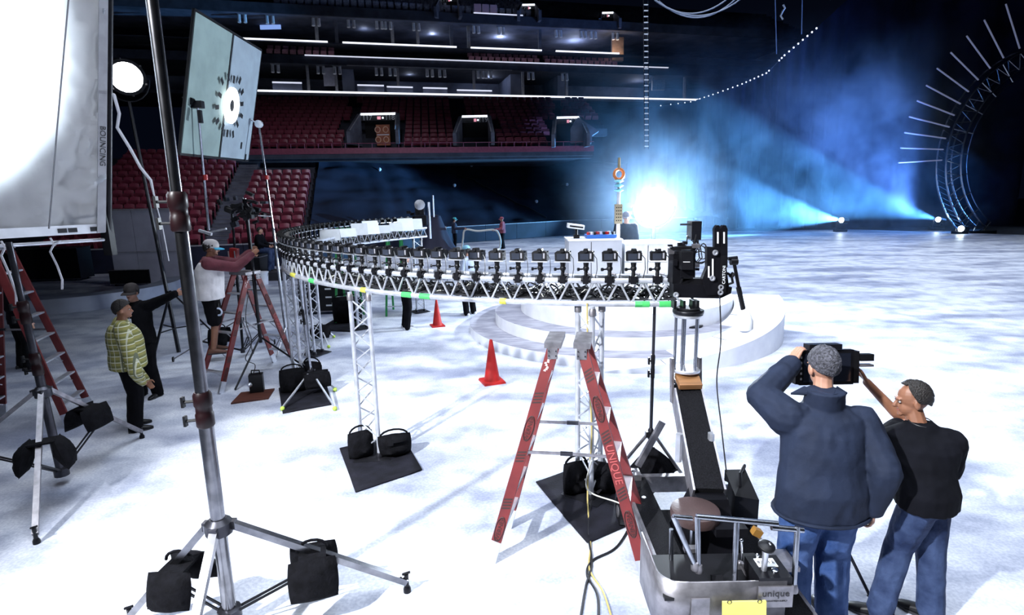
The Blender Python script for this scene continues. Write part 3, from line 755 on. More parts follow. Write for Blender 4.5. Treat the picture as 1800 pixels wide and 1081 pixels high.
q = G(1058, 866); floor_bag('black sandbag right of the truss leg behind the stepladder', q, -.4, .15, .17, .10)
q = G(517, 690); floor_bag('black sandbag left of the truss leg with the tennis-ball stand', q, .4, .2, .2, .14)
q = G(552, 676); floor_bag('black sandbag behind the tennis-ball stand', q, -.2, .17, .2, .12)
q = G(612, 568); floor_bag('black sandbag on the rear mat by the arrow-marked case', q, .1, .35, .33, .2)

# ================================================================== ROUND STAGE
SC = V((2.25, 12.55, 0))
stg = thing('round_stage', 'white round tiered stage with curved steps and wrapping ramp', 'stage', SC)
SWH = mat('white_stage_paint', (.74, .76, .82), .5, col2=(.62, .64, .72), scale=2.5, var=.1)
STOP = mat('scuffed_stage_top', (.36, .36, .42), .55, col2=(.20, .20, .25), scale=3, stretch=(1, 3, 1))
for r, z0, z1, c in ((3.2, 0, .2, SC+V((0, 0, 0))), (2.75, .2, .45, SC+V((.12, 0, 0))), (2.3, .45, .78, SC+V((.25, 0, 0)))):
    m = MB(); n = 64
    vs0 = [c+V((r*math.cos(i*math.tau/n), r*math.sin(i*math.tau/n), z0)) for i in range(n)]; vs1 = [p+V((0, 0, z1-z0)) for p in vs0]
    m.add(vs0+vs1, [(i, (i+1) % n, n+(i+1) % n, n+i) for i in range(n)]); m.cm = 1; m.add(vs1, [tuple(range(n))])
    m.build('tier', [SWH, STOP if z1 < .7 else SWH], stg, smooth=40)
m = MB(); a0, a1 = math.radians(258), math.radians(352); n = 40; rings = []
for i in range(n+1):
    t = i/n; a = lerp(a0, a1, t); z = .03+.72*t; ri, ro = 2.55, 3.42+.12*t
    rings.append([SC+V((ri*math.cos(a), ri*math.sin(a), .0)), SC+V((ro*math.cos(a), ro*math.sin(a), .0)), SC+V((ro*math.cos(a), ro*math.sin(a), z)), SC+V((ri*math.cos(a), ri*math.sin(a), z))])
m.loft(rings); m.build('ramp', SWH, stg, smooth=30)
for t in (.18, .45, .72):
    a = lerp(a0, a1, t); z = .034+.72*t
    m = MB(); m.bar(SC+V((2.55*math.cos(a), 2.55*math.sin(a), z)), SC+V((3.45*math.cos(a), 3.45*math.sin(a), z)), .014, .004); m.build('seam', GREY, stg, smooth=0)
# plinths on the stage
def crate(label, px0, px1, ytop, ybot, Y, dep, mt, name='plinth'):
    a = D(px0, ybot, Y); b = D(px1, ybot, Y); zt = D(px0, ytop, Y).z; z0 = .78
    c = V(((a.x+b.x)/2, Y+dep/2, z0)); t = thing(name, label, name, c)
    w_ = abs(b.x-a.x)
    m = MB(); m.box(c+V((0, 0, (zt-z0)/2)), (w_, dep, zt-z0)); m.build('carcass', mt, t, smooth=0)
    m = MB(); m.box(c+V((0, 0, zt-z0+.012)), (w_+.03, dep+.03, .024)); m.build('top_panel', WHT, t, smooth=0)
    m = MB(); m.box(c+V((-w_*.08, -dep/2-.004, (zt-z0)*.5)), (.012, .008, (zt-z0)*.96)); m.build('seam', DGREY, t, smooth=0)
    return t, zt
PLG = mat('pale_grey_panel', (.42, .44, .50), .6, var=.12, scale=1.5)
t1, ztp = crate('tall pale grey box left on the stage carrying the tool tray', 1000, 1092, 424, 517, 11.6, .9, PLG)
t2, _ = crate('tall white box on the stage under the bright lamp', 1097, 1192, 430, 517, 11.7, .8, mat('white_panel', (.68, .70, .76), .6, var=.1))
# tool tray and device on the plinth
c = D(1040, 415, 12.0); c.z = ztp+.025
t = thing('tool_tray', 'blue tray with small red and white tools on the grey box', 'tray', c)
m = MB(); m.box(c+V((.18, 0, .04)), (.62, .4, .07)); m.build('tray', mat('blue_plastic', (.03, .12, .42), .4), t)
for i in range(9):
    m = MB(); q = c+V((-.08+.065*i, random.uniform(-.12, .1), .10)); m.box(q, (.045, .09, .06), Matrix.Rotation(random.uniform(-1, 1), 3, 'Z')); m.build('tool', [CONE, WHT, BLK][i % 3], t, smooth=0)
t = thing('folded_device', 'white box-shaped device tilted on a dark stand above the tool tray', 'device', c+V((-.32, 0, 0)))
m = MB(); m.box(c+V((-.32, 0, .04)), (.12, .12, .08)); m.tube(c+V((-.32, 0, .06)), c+V((-.32, 0, .2)), .03); m.build('stand', BLK, t)
m = MB(); R = Matrix.Rotation(.14, 3, 'Y'); m.box(c+V((-.34, -.02, .25)), (.34, .3, .09), R); m.build('case', WHT, t)
m = MB(); m.box(c+V((-.34, -.175, .25)), (.28, .01, .03), R); m.build('slot', BLK, t, smooth=0)
# tall jointed pole beside the bright lamp
b = D(1086, 428, 12.6); zt = D(1085, 277, 12.6).z
t = thing('prop_pole', 'tall jewelled pole with an orange ring finial beside the bright lamp', 'pole', b)
GOLD = mat('pale_gold', (.75, .62, .40), .35, .6)
m = MB(); m.tube(b, V((b.x, b.y, zt-.45)), .045, .03, n=10); m.build('shaft', WHT, t)
m = MB(); m.box(V((b.x, b.y, lerp(b.z, zt, .35))), (.16, .1, .42)); pan = m.build('perforated_panel', GOLD, t)
for i in range(3):
    for j in range(5):
        m = MB(); m.tube(V((b.x-.045+.045*i, b.y-.056, lerp(b.z, zt, .35)-.14+.07*j)), V((b.x-.045+.045*i, b.y-.049, lerp(b.z, zt, .35)-.14+.07*j)), .014, n=6); m.build('hole', BLK, pan)
m = MB(); m.path([V((b.x+.10*math.cos(i*math.tau/18), b.y, zt-.35+.11*math.sin(i*math.tau/18))) for i in range(18)], .035, n=6, closed=True); m.build('ring_finial', mat('orange_ring', (.75, .25, .08), .4), t)
m = MB(); m.tube(V((b.x, b.y, zt-.25)), V((b.x, b.y, zt)), .035, .025); m.build('tip', GOLD, t)
for k, dz in enumerate((-.52, -.62, -.72)):
    m = MB(); m.lathe([(.06, 0), (.11, .03), (.06, .06)], V((b.x, b.y, zt+dz)), 10); m.build('collar', mat('turquoise_collar', (.25, .62, .70), .4), t)
# bright lamp facing the camera
LP = D(1150, 363, 14.2)
t = thing('search_lamp', 'blinding round white lamp on a stand behind the ring', 'lamp', V((LP.x, LP.y, 0)))
fd = (V((0, 0, 3))-LP).normalized()
m = MB(); m.lathe([(.18, -.45), (.34, -.32), (.46, -.02), (.46, .05), (.42, .05)], LP, 28, fd); m.build('housing', DGREY, t)
m = MB(); m.lathe([(0, .06), (.25, .055), (.43, .03), (.43, .02)], LP, 28, fd); m.build('lens', emis('search_lens', (.93, .96, 1), 60), t)
m = MB(); m.path([LP+V((.52*math.cos(a), 0, -.52*math.sin(a))) for a in [math.pi*i/12 for i in range(13)]], .03); m.build('yoke', BLKM, t)
m = MB(); m.tube(V((LP.x, LP.y, .78)), V((LP.x, LP.y, LP.z-.5)), .05); m.build('post', BLKM, t)
light('search_lamp_light', 'SPOT', LP+fd*.12, LP+fd*3+V((0, 0, -.3)), 1800, (.85, .92, 1), spot_size=math.radians(150), spot_blend=.8, shadow_soft_size=.4)

# ================================================================== TRAFFIC CONES
def cone(label, px, py, h):
    b = G(px, py); s = h/.71
    t = thing('traffic_cone', label, 'traffic cone', b, group='red traffic cones')
    m = MB(); R = Matrix.Rotation(.35, 3, 'Z')
    m.box(b+V((0, 0, .018*s)), (.36*s, .36*s, .036*s), R, .94); m.build('base', CONE, t)
    m = MB(); m.lathe([(.135*s, .036*s), (.125*s, .06*s), (.028*s, .69*s), (.022*s, .71*s), (0, .71*s)], b, 20); m.build('cone_body', CONE, t)
cone('red traffic cone in the open floor left of the stage', 865, 671, .71)
cone('red traffic cone behind the ring near the crew legs', 769, 573, .62)
# ================================================================== LADDERS
LDARK = mat('ladder_print', (.035, .012, .012), .6)
def stepladder(label, A, B, W, TA, TB, Wt, nst, stepsB=True, stepsA=False, marks=False, rw=.085, group='red fibreglass ladders'):
    A, B, W, TA, TB, Wt = map(V, (A, B, W, TA, TB, Wt))
    t = thing('stepladder', label, 'ladder', (A+B+W)/2*V((1, 1, 0)).length*0 if False else V(((A.x+B.x+W.x)/2, (A.y+B.y+W.y)/2, 0)), group=group)
    rails = []
    for P, Q in ((A, TA), (A+W, TA+Wt), (B, TB), (B+W, TB+Wt)):
        d = (Q-P).normalized(); up = V((W.x, W.y, 0)).normalized()
        m = MB(); m.bar(P+d*.17, Q, rw, .032, up); rl = m.build('rail', RED, t, smooth=0)
        m = MB(); m.bar(P, P+d*.19, rw+.006, .038, up); m.build('shoe', ALU, rl, 'worn aluminium shoe', smooth=0)
        rails.append((P, Q, rl))
    for on, i in ((stepsA, 0), (stepsB, 2)):
        for k in range(nst):
            f = (k+1)/(nst+1)
            p = rails[i][0].lerp(rails[i][1], f); q = rails[i+1][0].lerp(rails[i+1][1], f)
            m = MB(); m.bar(p, q, rw*.95, .022); m.build('step', ALU, t, smooth=0)
            if k < 3: m = MB(); m.bar(p.lerp(q, .05)-V((0, 0, .12)), p.lerp(q, .45)-V((0, 0, .01)), .012, .012); m.build('step_brace', ALU, t, smooth=0)
    for f in (.16, .42, .68):
        if not stepsA:
            p = rails[0][0].lerp(rails[0][1], f); q = rails[1][0].lerp(rails[1][1], f)
            m = MB(); m.tube(p, q, .012, n=6); m.build('back_bar', ALU, t)
    ex = (TB-TA).normalized(); cw = .135
    for s_, T in ((0, TA), (1, TB)):
        c0 = T+V((0, 0, .0))+(-ex if s_ == 0 else ex)*.0
        wv = Wt.normalized()
        a = c0-wv*.03; b = c0+Wt+wv*.03
        m = MB(); m.bar(a+V((0, 0, .02)), b+V((0, 0, .02)), cw, .045); cp_ = m.build('cap', DALU, t, smooth=0)
        m = MB(); m.bar(c0-wv*.034-ex*.04+V((0, 0, -.045)), c0-wv*.034+ex*.04+V((0, 0, -.045)), .01, .09); m.build('hinge_plate', DALU, cp_, smooth=0)
        for i in range(4):
            q = c0-wv*.042+ex*(-.028+.056*(i % 2))+V((0, 0, -.022-.04*(i//2))); m = MB(); m.tube(q, q-wv*.008, .006, n=6); m.build('rivet', DSTEEL, cp_)
    for k, f in enumerate((.60, .60)):
        p = rails[0+k][0].lerp(rails[0+k][1], .52+.05*k); q = rails[2+k][0].lerp(rails[2+k][1], .53+.05*k)
        mid = p.lerp(q, .5)+V((0, 0, .005))
        for a, b in ((p, mid), (mid, q)):
            m = MB(); m.bar(a, b, .014, .022); m.build('spreader', DALU, t, smooth=0)
        m = MB(); m.bar(mid-ex*.05, mid+ex*.05, .022, .03); m.build('spreader_hinge', DSTEEL, t, smooth=0)
    if marks:
        fn = -V((W.x, W.y, 0)).normalized()     # outward face
        def face(i, f, off=0., n_=.0):
            P, Q, rl = rails[i]; d = (Q-P).normalized(); x = d.cross(fn).normalized()
            nn = d.cross(x).normalized()
            if nn.dot(fn) < 0: nn = -nn
            return P.lerp(Q, f)+x*off+nn*(.0165+n_), d, x, nn, rl
        # the wide side of the rail faces the camera, so marks lie on the rail's broad face
        def mark_text(i, f, s, size, up, mt):
            p, d, x, nn, rl = face(i, f)
            xd = d if up else -d
            yd = nn.cross(xd)
            text(s, size, p+nn*.003, xd, yd, mt, rl, name='lettering')
        def oval(i, f, ln=.105, w_=.036):
            p, d, x, nn, rl = face(i, f)
            m = MB(); m.path([p+nn*.001+d*ln*math.cos(k*math.tau/28)+x*w_*math.sin(k*math.tau/28) for k in range(28)], .0045, n=4, closed=True); m.build('oval_mark', LDARK, rl)
        def stripes(i, f, n=4, gap=.026):
            for k in range(n):
                p, d, x, nn, rl = face(i, f); c = p+d*(k-(n-1)/2)*gap
                m = MB(); sl = d*.012; h = x*.034
                m.slab([c-h-sl-d*.006, c+h+sl-d*.006, c+h+sl+d*.008, c-h-sl+d*.008], nn, .0016); m.build('stripe', LDARK, rl, smooth=0)
        for i, up, S in ((0, True, (('o', .16), ('s', .28), ('s', .50), ('o', .63), ('s', .77))), (2, False, (('o', .25), ('s', .375), ('u', .50), ('s', .615), ('o', .735), ('s', .88)))):
            for k, f in S:
                if k == 'o': oval(i, f); mark_text(i, f, 'WERNER', .052, up, LDARK)
                elif k == 's': stripes(i, f)
                else: mark_text(i, f, 'UNIQUE', .085, up, mat('faded_red_print', (.42, .08, .08), .6))
        for k in range(9):
            p, d, x, nn, rl = face(0, .89+.008*k, random.uniform(-.02, .02)); m = MB(); m.slab([p-x*.010, p+x*.012, p+x*.008+d*.016, p-x*.006+d*.014], nn, .001); m.build('scuff', mat('scuffed_white', (.55, .45, .45), .7), rl, smooth=0)
    return t
stepladder('near red twin stepladder with oval maker marks beside the dolly', G(862, 988), G(1138, 1026), (.135, .50, 0), G(972, 610, 1.78), G(1023, 611, 1.78), (.06, .32, 0), 5, True, False, True)
stepladder('red stepladder with the cap-wearing technician standing on it', (-4.62, 8.55, 0), (-4.0, 10.05, 0), (-.46, .2, 0), (-4.3, 9.22, 1.79), (-4.22, 9.36, 1.79), (-.28, .12, 0), 5, True, True, True)
stepladder('tall red stepladder at the picture edge below the white silk', (-6.27, 8.0, 0), (-7.4, 7.8, 0), (.2, -.68, 0), (-6.72, 7.65, 2.42), (-6.85, 7.62, 2.42), (.12, -.40, 0), 7, False, True, rw=.09)

# ================================================================== STANDS
def stand(name, label, base, hub_z, top, feet, r=.03, collars=(), metal=STEEL, leg=DALU, brace=True, group=None, foot='bolt', cat='stand'):
    b = V((base[0], base[1], 0)); t = thing(name, label, cat, b, group=group)
    top = V(top); ax = (top-b).normalized()
    def at(z): return b+ax*(z/ax.z)
    zs = [.10]+list(collars)+[top.z]
    for i in range(len(zs)-1):
        m = MB(); m.tube(at(zs[i]), at(zs[i+1]), r*(1-.14*i), n=14); m.build('post', metal, t)
    for z in collars:
        m = MB(); m.lathe([(r*1.05, -.12), (r*1.22, -.11), (r*1.22, -.03), (r*1.1, -.02), (r*1.1, .02), (r*1.25, .03), (r*1.25, .10), (r*1.03, .12)], at(z), 14, ax); cl = m.build('collar', mat('dark_red_collar', (.010, .0025, .0035), .4, spec=.25) if r > .03 else BLKM, t)
        for dz in (-.07, .06):
            q = at(z+dz); m = MB(); m.tube(q, q+V((-r*2.4, -r*.6, 0)), .010, n=6); m.bar(q+V((-r*2.5, -r*.6, -.035)), q+V((-r*2.5, -r*.6, .035)), .016, .03); m.build('clamp_handle', BLK, cl)
    hb = at(hub_z)
    m = MB(); m.lathe([(r*1.1, -.07), (r*1.9, -.05), (r*1.9, .03), (r*1.2, .06)], hb, 12, ax); hub = m.build('hub', DSTEEL, t)
    for i, f in enumerate(feet):
        f = V(f); dr = (f-b); dr.z = 0; dr.normalize()
        p0 = hb+dr*r*1.8; p1 = V((f.x, f.y, .09 if foot == 'bolt' else .05))
        m = MB(); m.bar(p0, p1, .034*r/.03 if r > .03 else .024, .03*r/.03 if r > .03 else .022); lg = m.build('leg', leg, t, smooth=0)
        m = MB(); m.box(p0, (.05, .05, .06)); m.build('hinge', DSTEEL, lg)
        m = MB()
        if foot == 'bolt':
            m.tube(V((f.x, f.y, .0)), V((f.x, f.y, .15)), .017, n=8); m.lathe([(.03, 0), (.03, .03), (.02, .05)], V((f.x, f.y, 0)), 10); m.tube(V((f.x-.03, f.y, .15)), V((f.x+.03, f.y, .17)), .010, n=6)
            m.build('levelling_foot', BLKM, lg)
        elif foot == 'ball':
            m.ell(V((f.x, f.y, .034)), (.034, .034, .034), 10, 8); m.build('tennis_ball', TENNIS, lg, 'yellow-green tennis ball on the foot')
        elif foot == 'wheel':
            m.lathe([(.05, -.012), (.05, .012)], V((f.x, f.y, .05)), 12, V((1, .3, 0))); m.build('caster', BLK, lg)
        else:
            m.box(V((f.x, f.y, .02)), (.05, .05, .04)); m.build('foot_pad', BLK, lg)
        if brace:
            for s_ in (-1, 1):
                sd = V((-dr.y, dr.x, 0))*.022*s_
                m = MB(); m.bar(at(.14)+sd, p0.lerp(p1, .55)+sd, .012, .016); m.build('brace', BLKM, t, smooth=0)
    if brace:
        m = MB(); m.lathe([(r*1.7, .10), (r*1.7, .18), (r*1.1, .19)], b, 12); m.build('lower_hub', DSTEEL, t)
    return t, at
# foreground steel stand
fb = G(408, 1108); ftop = D(262, -40, fb.y+.02)
_, fat = stand('light_stand', 'tall chromed light stand with two draped sandbags in the foreground', (fb.x, fb.y), D(386, 925, fb.y).z, ftop, [G(716, 1040), G(232, 1102), (fb.x+.12, fb.y-.95, 0)], r=.046, metal=WCHR, leg=WCHR, collars=(D(352, 720, fb.y).z, D(318, 372, fb.y).z))
fR = G(716, 1040); hz = D(386, 925, fb.y).z
p = V((fb.x, fb.y, hz)).lerp(V((fR.x, fR.y, .09)), .47)
saddle_bag('black sandbag with looped handle on the right leg of the foreground stand', p+V((0, 0, .03)), (fR-fb), p.z, .17, .27, .07, .20)
fL = G(232, 1102); p = V((fb.x, fb.y, hz)).lerp(V((fL.x, fL.y, .09)), .42)
saddle_bag('black sandbag slumped over the left leg of the foreground stand', p+V((0, 0, .03)), (fL-fb), p.z, .16, .24, .08, .22)
# stand carrying the silk frame at the left
kb = V((-4.92, 5.72, 0))
_, kat = stand('light_stand', 'dark stand holding the silk frame, its legs hung with sandbags', (kb.x, kb.y), D(45, 690, 5.72).z, (-5.05, 5.76, 2.62), [G(65, 955), G(250, 770), (-6.2, 5.3, 0)], r=.042, collars=(1.35, 1.9), metal=DSTEEL)
hz2 = D(45, 690, 5.72).z
q = V((kb.x, kb.y, hz2)).lerp(V((G(65, 955).x, G(65, 955).y, .09)), .40)
saddle_bag('round black sandbag on the front leg of the silk stand', q+V((0, 0, .04)), G(65, 955)-kb, q.z, .15, .30, .08, .24, handle=False)
q = V((kb.x, kb.y, hz2)).lerp(V((G(250, 770).x, G(250, 770).y, .09)), .38)
saddle_bag('black sandbag on the long leg of the silk stand by the plaid shirt', q+V((0, 0, .04)), G(250, 770)-kb, q.z, .20, .24, .07, .16, handle=False)
# slim stand in front of the ramp with a diamond-hung bag
sbp = G(1141, 862)
stand('light_stand', 'slim dark stand with red collar clamped under the ring beside the dolly', (sbp.x, sbp.y), .62, (sbp.x+.0, sbp.y, ZB-.03), [sbp+V((-.55, -.12, 0)), sbp+V((.42, -.25, 0)), sbp+V((.15, .5, 0))], r=.017, collars=(1.32,), metal=DSTEEL, foot='pad')
t = thing('sandbag', 'diamond-shaped black sandbag hanging on the slim stand by the dolly', 'sandbag', G(1145, 866), group='black sandbags')
c = D(1146, 826, sbp.y-.1); m = MB(); pillow(m, c, V((.15, .0, -.13)), V((.13, .0, .15)), V((0, -.07, 0))); m.build('pouch', BLKC, t)
m = MB(); m.path([c+V((-.06, -.02, .13)), c+V((-.05, .02, .23)), c+V((.02, .03, .22)), c+V((.05, 0, .14))], .011, n=5); m.build('handle', BLKC, t)
# tennis ball stand
tb = G(552, 690)
stand('light_stand', 'silver stand with tennis balls on bent feet below the red ladder', (tb.x, tb.y), .34, (tb.x-.12, tb.y+.1, 1.9), [G(497, 722), G(589, 722), G(589, 688)], r=.018, collars=(1.2,), brace=False, leg=ALU, foot='ball')
saddle_bag('black sandbag lying over the tennis-ball stand legs', V((tb.x+.08, tb.y-.05, .36)), (1, .5, 0), .36, .2, .22, .07, .14, handle=False)
tb2 = G(566, 600)
stand('light_stand', 'thin silver stand with tennis-ball feet behind the ring leg', (tb2.x, tb2.y), .35, (tb2.x-.1, tb2.y, 1.9), [G(578, 612), G(587, 594), G(550, 600)], r=.018, collars=(1.1,), brace=False, leg=ALU, foot='ball')
saddle_bag('small black sandbag on the rear tennis-ball stand', V((tb2.x, tb2.y-.05, .36)), (1, .2, 0), .36, .2, .24, .09, .14, handle=False)
# wheeled stand behind the technician's ladder
wb_ = V((-5.2, 10.6, 0))
stand('light_stand', 'black wheeled stand with thin legs behind the technician ladder', (wb_.x, wb_.y), .75, (wb_.x+.1, wb_.y, 2.9), [G(305, 636), G(445, 622), (wb_.x+.2, wb_.y+1, 0)], r=.025, collars=(1.5,), metal=BLKM, foot='wheel')
saddle_bag('black sandbag hanging on the wheeled stand behind the ladder', V((wb_.x-.35, wb_.y-.1, .62)), (1, .1, 0), .62, .18, .3, .08, .16)

# ================================================================== SILK FRAME
def silk_mat():
    m = bpy.data.materials.new('white_diffusion_silk'); m.use_nodes = True; nt = m.node_tree; N = nt.nodes; L = nt.links
    N.remove(N['Principled BSDF']); out = N['Material Output']
    tr = N.new('ShaderNodeBsdfTranslucent'); tr.inputs[0].default_value = (.86, .93, 1, 1)
    df = N.new('ShaderNodeBsdfDiffuse'); df.inputs[0].default_value = (.62, .62, .64, 1)
    mx = N.new('ShaderNodeMixShader'); mx.inputs[0].default_value = .42
    L.new(tr.outputs[0], mx.inputs[1]); L.new(df.outputs[0], mx.inputs[2]); L.new(mx.outputs[0], out.inputs[0])
    tc = N.new('ShaderNodeTexCoord'); nz = N.new('ShaderNodeTexNoise'); nz.inputs['Scale'].default_value = 5; nz.inputs['Detail'].default_value = 6
    L.new(tc.outputs['Object'], nz.inputs['Vector']); bp = N.new('ShaderNodeBump'); bp.inputs['Strength'].default_value = .35; bp.inputs['Distance'].default_value = .05
    L.new(nz.outputs[0], bp.inputs['Height']); L.new(bp.outputs[0], df.inputs['Normal'])
    return m
SR = D(182, 408, 6.9); SL = V((-6.95, 3.7, SR.z+.04)); SH = 3.5
tilt = V((.17, 0, 1)).normalized()
sdir = (SL-SR); sdir.z = 0; sw = sdir.length; sdir.normalize(); snn = V((-sdir.y, sdir.x, 0))
if snn.x < 0: snn = -snn
sf = thing('diffusion_silk', 'huge white backlit diffusion silk on a pipe frame', 'diffusion frame', V((SR.x, SR.y, SR.z)))
def silk(u, v):
    x = u*sw; z = v*SH
    p = SR+sdir*x+tilt*z+V((0, 0, .03))
    crump = max(0, 1-x/1.5)
    f = .06*noise.noise(V((x*4, z*2.2, 0)))+.045*noise.noise(V((x*10+z*5, z*7-x*3, 3)))
    rad = math.atan2(z+.15, max(.02, 1.25-x*.75)); fold = .05*math.sin(rad*26)*max(0, 1-abs(z-.4)/1.5)*max(0, 1-x/1.3)
    f += .5*fold
    return p+snn*(f*(.25+crump)+.05*math.sin(u*3.1)*math.sin(v*3.1))
m = MB(); m.grid(silk, 90, 80); m.build('silk_cloth', silk_mat(), sf)
FRM = mat('black_frame_tube', (.012, .012, .016), .4, .3)
m = MB(); m.tube(SR-sdir*.04+V((0, 0, -.12)), SR-sdir*.04+tilt*SH, .030, n=10); m.build('frame_upright', FRM, sf)
m = MB(); m.tube(SL+V((0, 0, -.05)), SL+tilt*SH, .022, n=10); m.build('frame_upright', ALU, sf)
m = MB(); m.tube(SR-sdir*.04+V((0, 0, -.09)), SL+V((0, 0, -.09)), .022, n=10); m.build('frame_pipe', ALU, sf)
m = MB(); m.slab([SR+V((0, 0, .10))+snn*.03, SR+sdir*sw+V((0, 0, .10))+snn*.03, SR+sdir*sw+V((0, 0, -.005))+snn*.03, SR+V((0, 0, -.005))+snn*.03], snn, .012); hem = m.build('hem', WHT, sf, smooth=0)
for a in (.10, .32, .42):
    m = MB(); c = SR+sdir*a+snn*.044+V((0, 0, .045)); m.slab([c-sdir*.04+V((0, 0, -.025)), c+sdir*.05+V((0, 0, -.025)), c+sdir*.05+V((0, 0, .025)), c-sdir*.04+V((0, 0, .025))], snn, .002); m.build('printed_tag', DGREY, hem, smooth=0)
m = MB(); m.slab([SR+sdir*.0+snn*.05, SR+sdir*.09+snn*.05, SR+sdir*.09+tilt*SH+snn*.05, SR+tilt*SH+snn*.05], snn, .012); hv = m.build('side_hem', mat('grey_hem', (.35, .35, .38), .8, var=.1), sf, smooth=0)
text('BOUNCING', .085, SR+sdir*.045+tilt*1.0+snn*.066, -tilt, -sdir, DGREY, hv)
m = MB(); m.path([D(123, -30, 6.2), D(100, 230, 6.2), D(86, 402, 6.2)], .008, n=5); m.build('seam_cord', mat('grey_cord', (.16, .16, .18), .8), sf)
for a, ln in ((.55, .55), (.98, .65), (1.3, .45)):     # webbing ties
    c = SR+sdir*a+V((0, 0, -.06))+snn*.05
    m = MB(); m.path([c+V((.0, 0, .03)), c+V((.05, -.02, -.05)), c+V((.12, -.02, .0)), c+V((.04, 0, -.02)), c+V((-.03, 0, -.12)), c+V((.02, 0, -ln*.5)), c+V((.05, 0, -ln*.8)), c+V((.03, 0, -ln))], .012, n=4); m.build('webbing_tie', TAPEW, sf)
# black clamp arm at the frame corner
t = thing('frame_clamp', 'black clamp with knob on the silk frame corner', 'clamp', SR-sdir*.04)
c = SR-sdir*.04+V((0, 0, .08))
m = MB(); m.box(c+V((0, 0, -.05)), (.10, .10, .62)); m.build('bracket', BLK, t)
m = MB(); m.tube(c+V((0, -.05, .18)), c+V((-.24, -.12, .18)), .018); m.lathe([(.06, 0), (.06, .03), (.03, .05)], c+V((-.24, -.12, .18)), 10, V((-1, -.3, 0))); m.build('knob', BLK, t)
# lamp behind the silk
t = thing('silk_lamp', 'large studio lamp shining through the white silk from behind', 'lamp', (-9.6, 6.6, 0))
lp = V((-10.6, 8.3, 3.7)); am = SR+sdir*2.05+tilt*1.95; dd = (am-lp).normalized()
m = MB(); m.lathe([(.16, -.4), (.25, -.3), (.27, 0), (.30, .02), (.25, .02)], lp, 18, dd); m.build('housing', DGREY, t)
m = MB(); m.lathe([(0, .01), (.24, .0)], lp, 18, dd); m.build('lens', emis('silk_lens', (.9, .95, 1), 20), t)
m = MB(); m.tube(V((lp.x, lp.y, 0)), lp+V((0, 0, -.25)), .03); m.build('post', BLKM, t)
for k in range(3):
    m = MB(); m.tube(V((lp.x, lp.y, .6)), V((lp.x+.7*math.cos(k*2.1), lp.y+.7*math.sin(k*2.1), .02)), .018); m.build('leg', BLKM, t)
light('silk_lamp_light', 'SPOT', lp+dd*.1, am, 14000, (.86, .93, 1), spot_size=math.radians(33), spot_blend=.30, shadow_soft_size=.25)

# ---- round lamp seen beside the silk
lp = D(222, 136, 11.0)
t = thing('round_lamp', 'round white lamp glowing beside the edge of the silk', 'lamp', V((lp.x+.2, lp.y+.1, 0)))
dd = V((.62, -.78, -.14)).normalized()
m = MB(); m.lathe([(.16, -.52), (.26, -.44), (.305, -.02), (.315, 0), (.315, .03), (.305, .03)], lp, 22, dd); m.build('housing', BLKM, t)
m = MB(); m.lathe([(0, .06), (.16, .05), (.305, .02)], lp, 22, dd); m.build('lens', emis('round_lens', (.98, .95, 1), 30), t)
for k in range(6):
    x, y, _ = bas(dd); a = k*math.tau/6+.3; q = lp+(x*math.cos(a)+y*math.sin(a))*.315+dd*.03; m = MB(); m.box(q, (.03, .03, .03)); m.build('lens_clip', BLK, t)
m = MB(); x, y, _ = bas(dd); m.path([lp+x*.37*math.cos(a)-V((0, 0, 1))*.42*math.sin(a)-dd*.12 for a in [math.pi*i/10 for i in range(11)]], .015, n=6); m.build('yoke', BLKM, t)
m = MB(); m.tube(V((lp.x+.2, lp.y+.1, 0)), lp+V((0, 0, -.42))-dd*.12, .04, .028); m.build('post', BLKM, t)
for k in range(3):
    a = .5+k*2.1; m = MB(); m.bar(V((lp.x+.2, lp.y+.1, 1.25)), V((lp.x+.2+.85*math.cos(a), lp.y+.1+.85*math.sin(a), .03)), .03, .03); m.build('leg', BLKM, t, smooth=0)
    m = MB(); m.bar(V((lp.x+.2, lp.y+.1, .5)), V((lp.x+.2+.5*math.cos(a), lp.y+.1+.5*math.sin(a), .52)), .02, .02); m.build('brace', BLKM, t, smooth=0)
light('round_lamp_light', 'SPOT', lp+dd*.08, lp+dd*4, 220, (.97, .96, 1), spot_size=math.radians(110), spot_blend=.6, shadow_soft_size=.2)
m = MB(); q = D(201, 168, 6.85); m.path([q+V((-.04, .05, .02)), q, q+V((.04, -.02, -.2)), q+V((-.02, 0, -.35)), q+V((.10, 0, -.6)), q+V((.18, 0, -.8)), q+V((.28, 0, -.95)), q+V((.30, 0, -1.2)), q+V((.34, 0, -1.5)), q+V((.36, 0, -1.9))], [.018]*7+[.007]*3, n=5)
tag(m.build('webbing_strap', TAPEW), 'pale webbing strap dangling from the black edge of the silk frame', 'strap')

# ================================================================== BOUNCE PANEL
TLc, TRc, BLc, BRc = D(343, 17, 8.6), D(461, 89, 11.2), D(317, 271, 8.5), D(437, 283, 11.1)
bp_ = thing('foam_reflector', 'pair of pale foam boards with a glowing ring light, held between stands', 'reflector', V(((BLc.x+BRc.x)/2, (BLc.y+BRc.y)/2, min(BLc.z, BRc.z))))
pn = (BRc-BLc).cross(TLc-BLc).normalized()
if pn.x < 0: pn = -pn
FOAM = mat('pale_green_foam', (.20, .27, .26), .8, var=.10, scale=3, bump=.15)
FOAM2 = mat('pale_blue_foam', (.25, .31, .36), .8, var=.10, scale=3, bump=.15)
def bpt(u, v): return BLc.lerp(BRc, u).lerp(TLc.lerp(TRc, u), v)
sA, sB = .49, .52
for u0, u1, mt in ((0.01, sA, FOAM), (sB, .99, FOAM2)):
    m = MB(); m.slab([bpt(u0, .01), bpt(u1, .01), bpt(u1, .99), bpt(u0, .99)], -pn, .03); m.build('foam_board', mt, bp_, smooth=0)
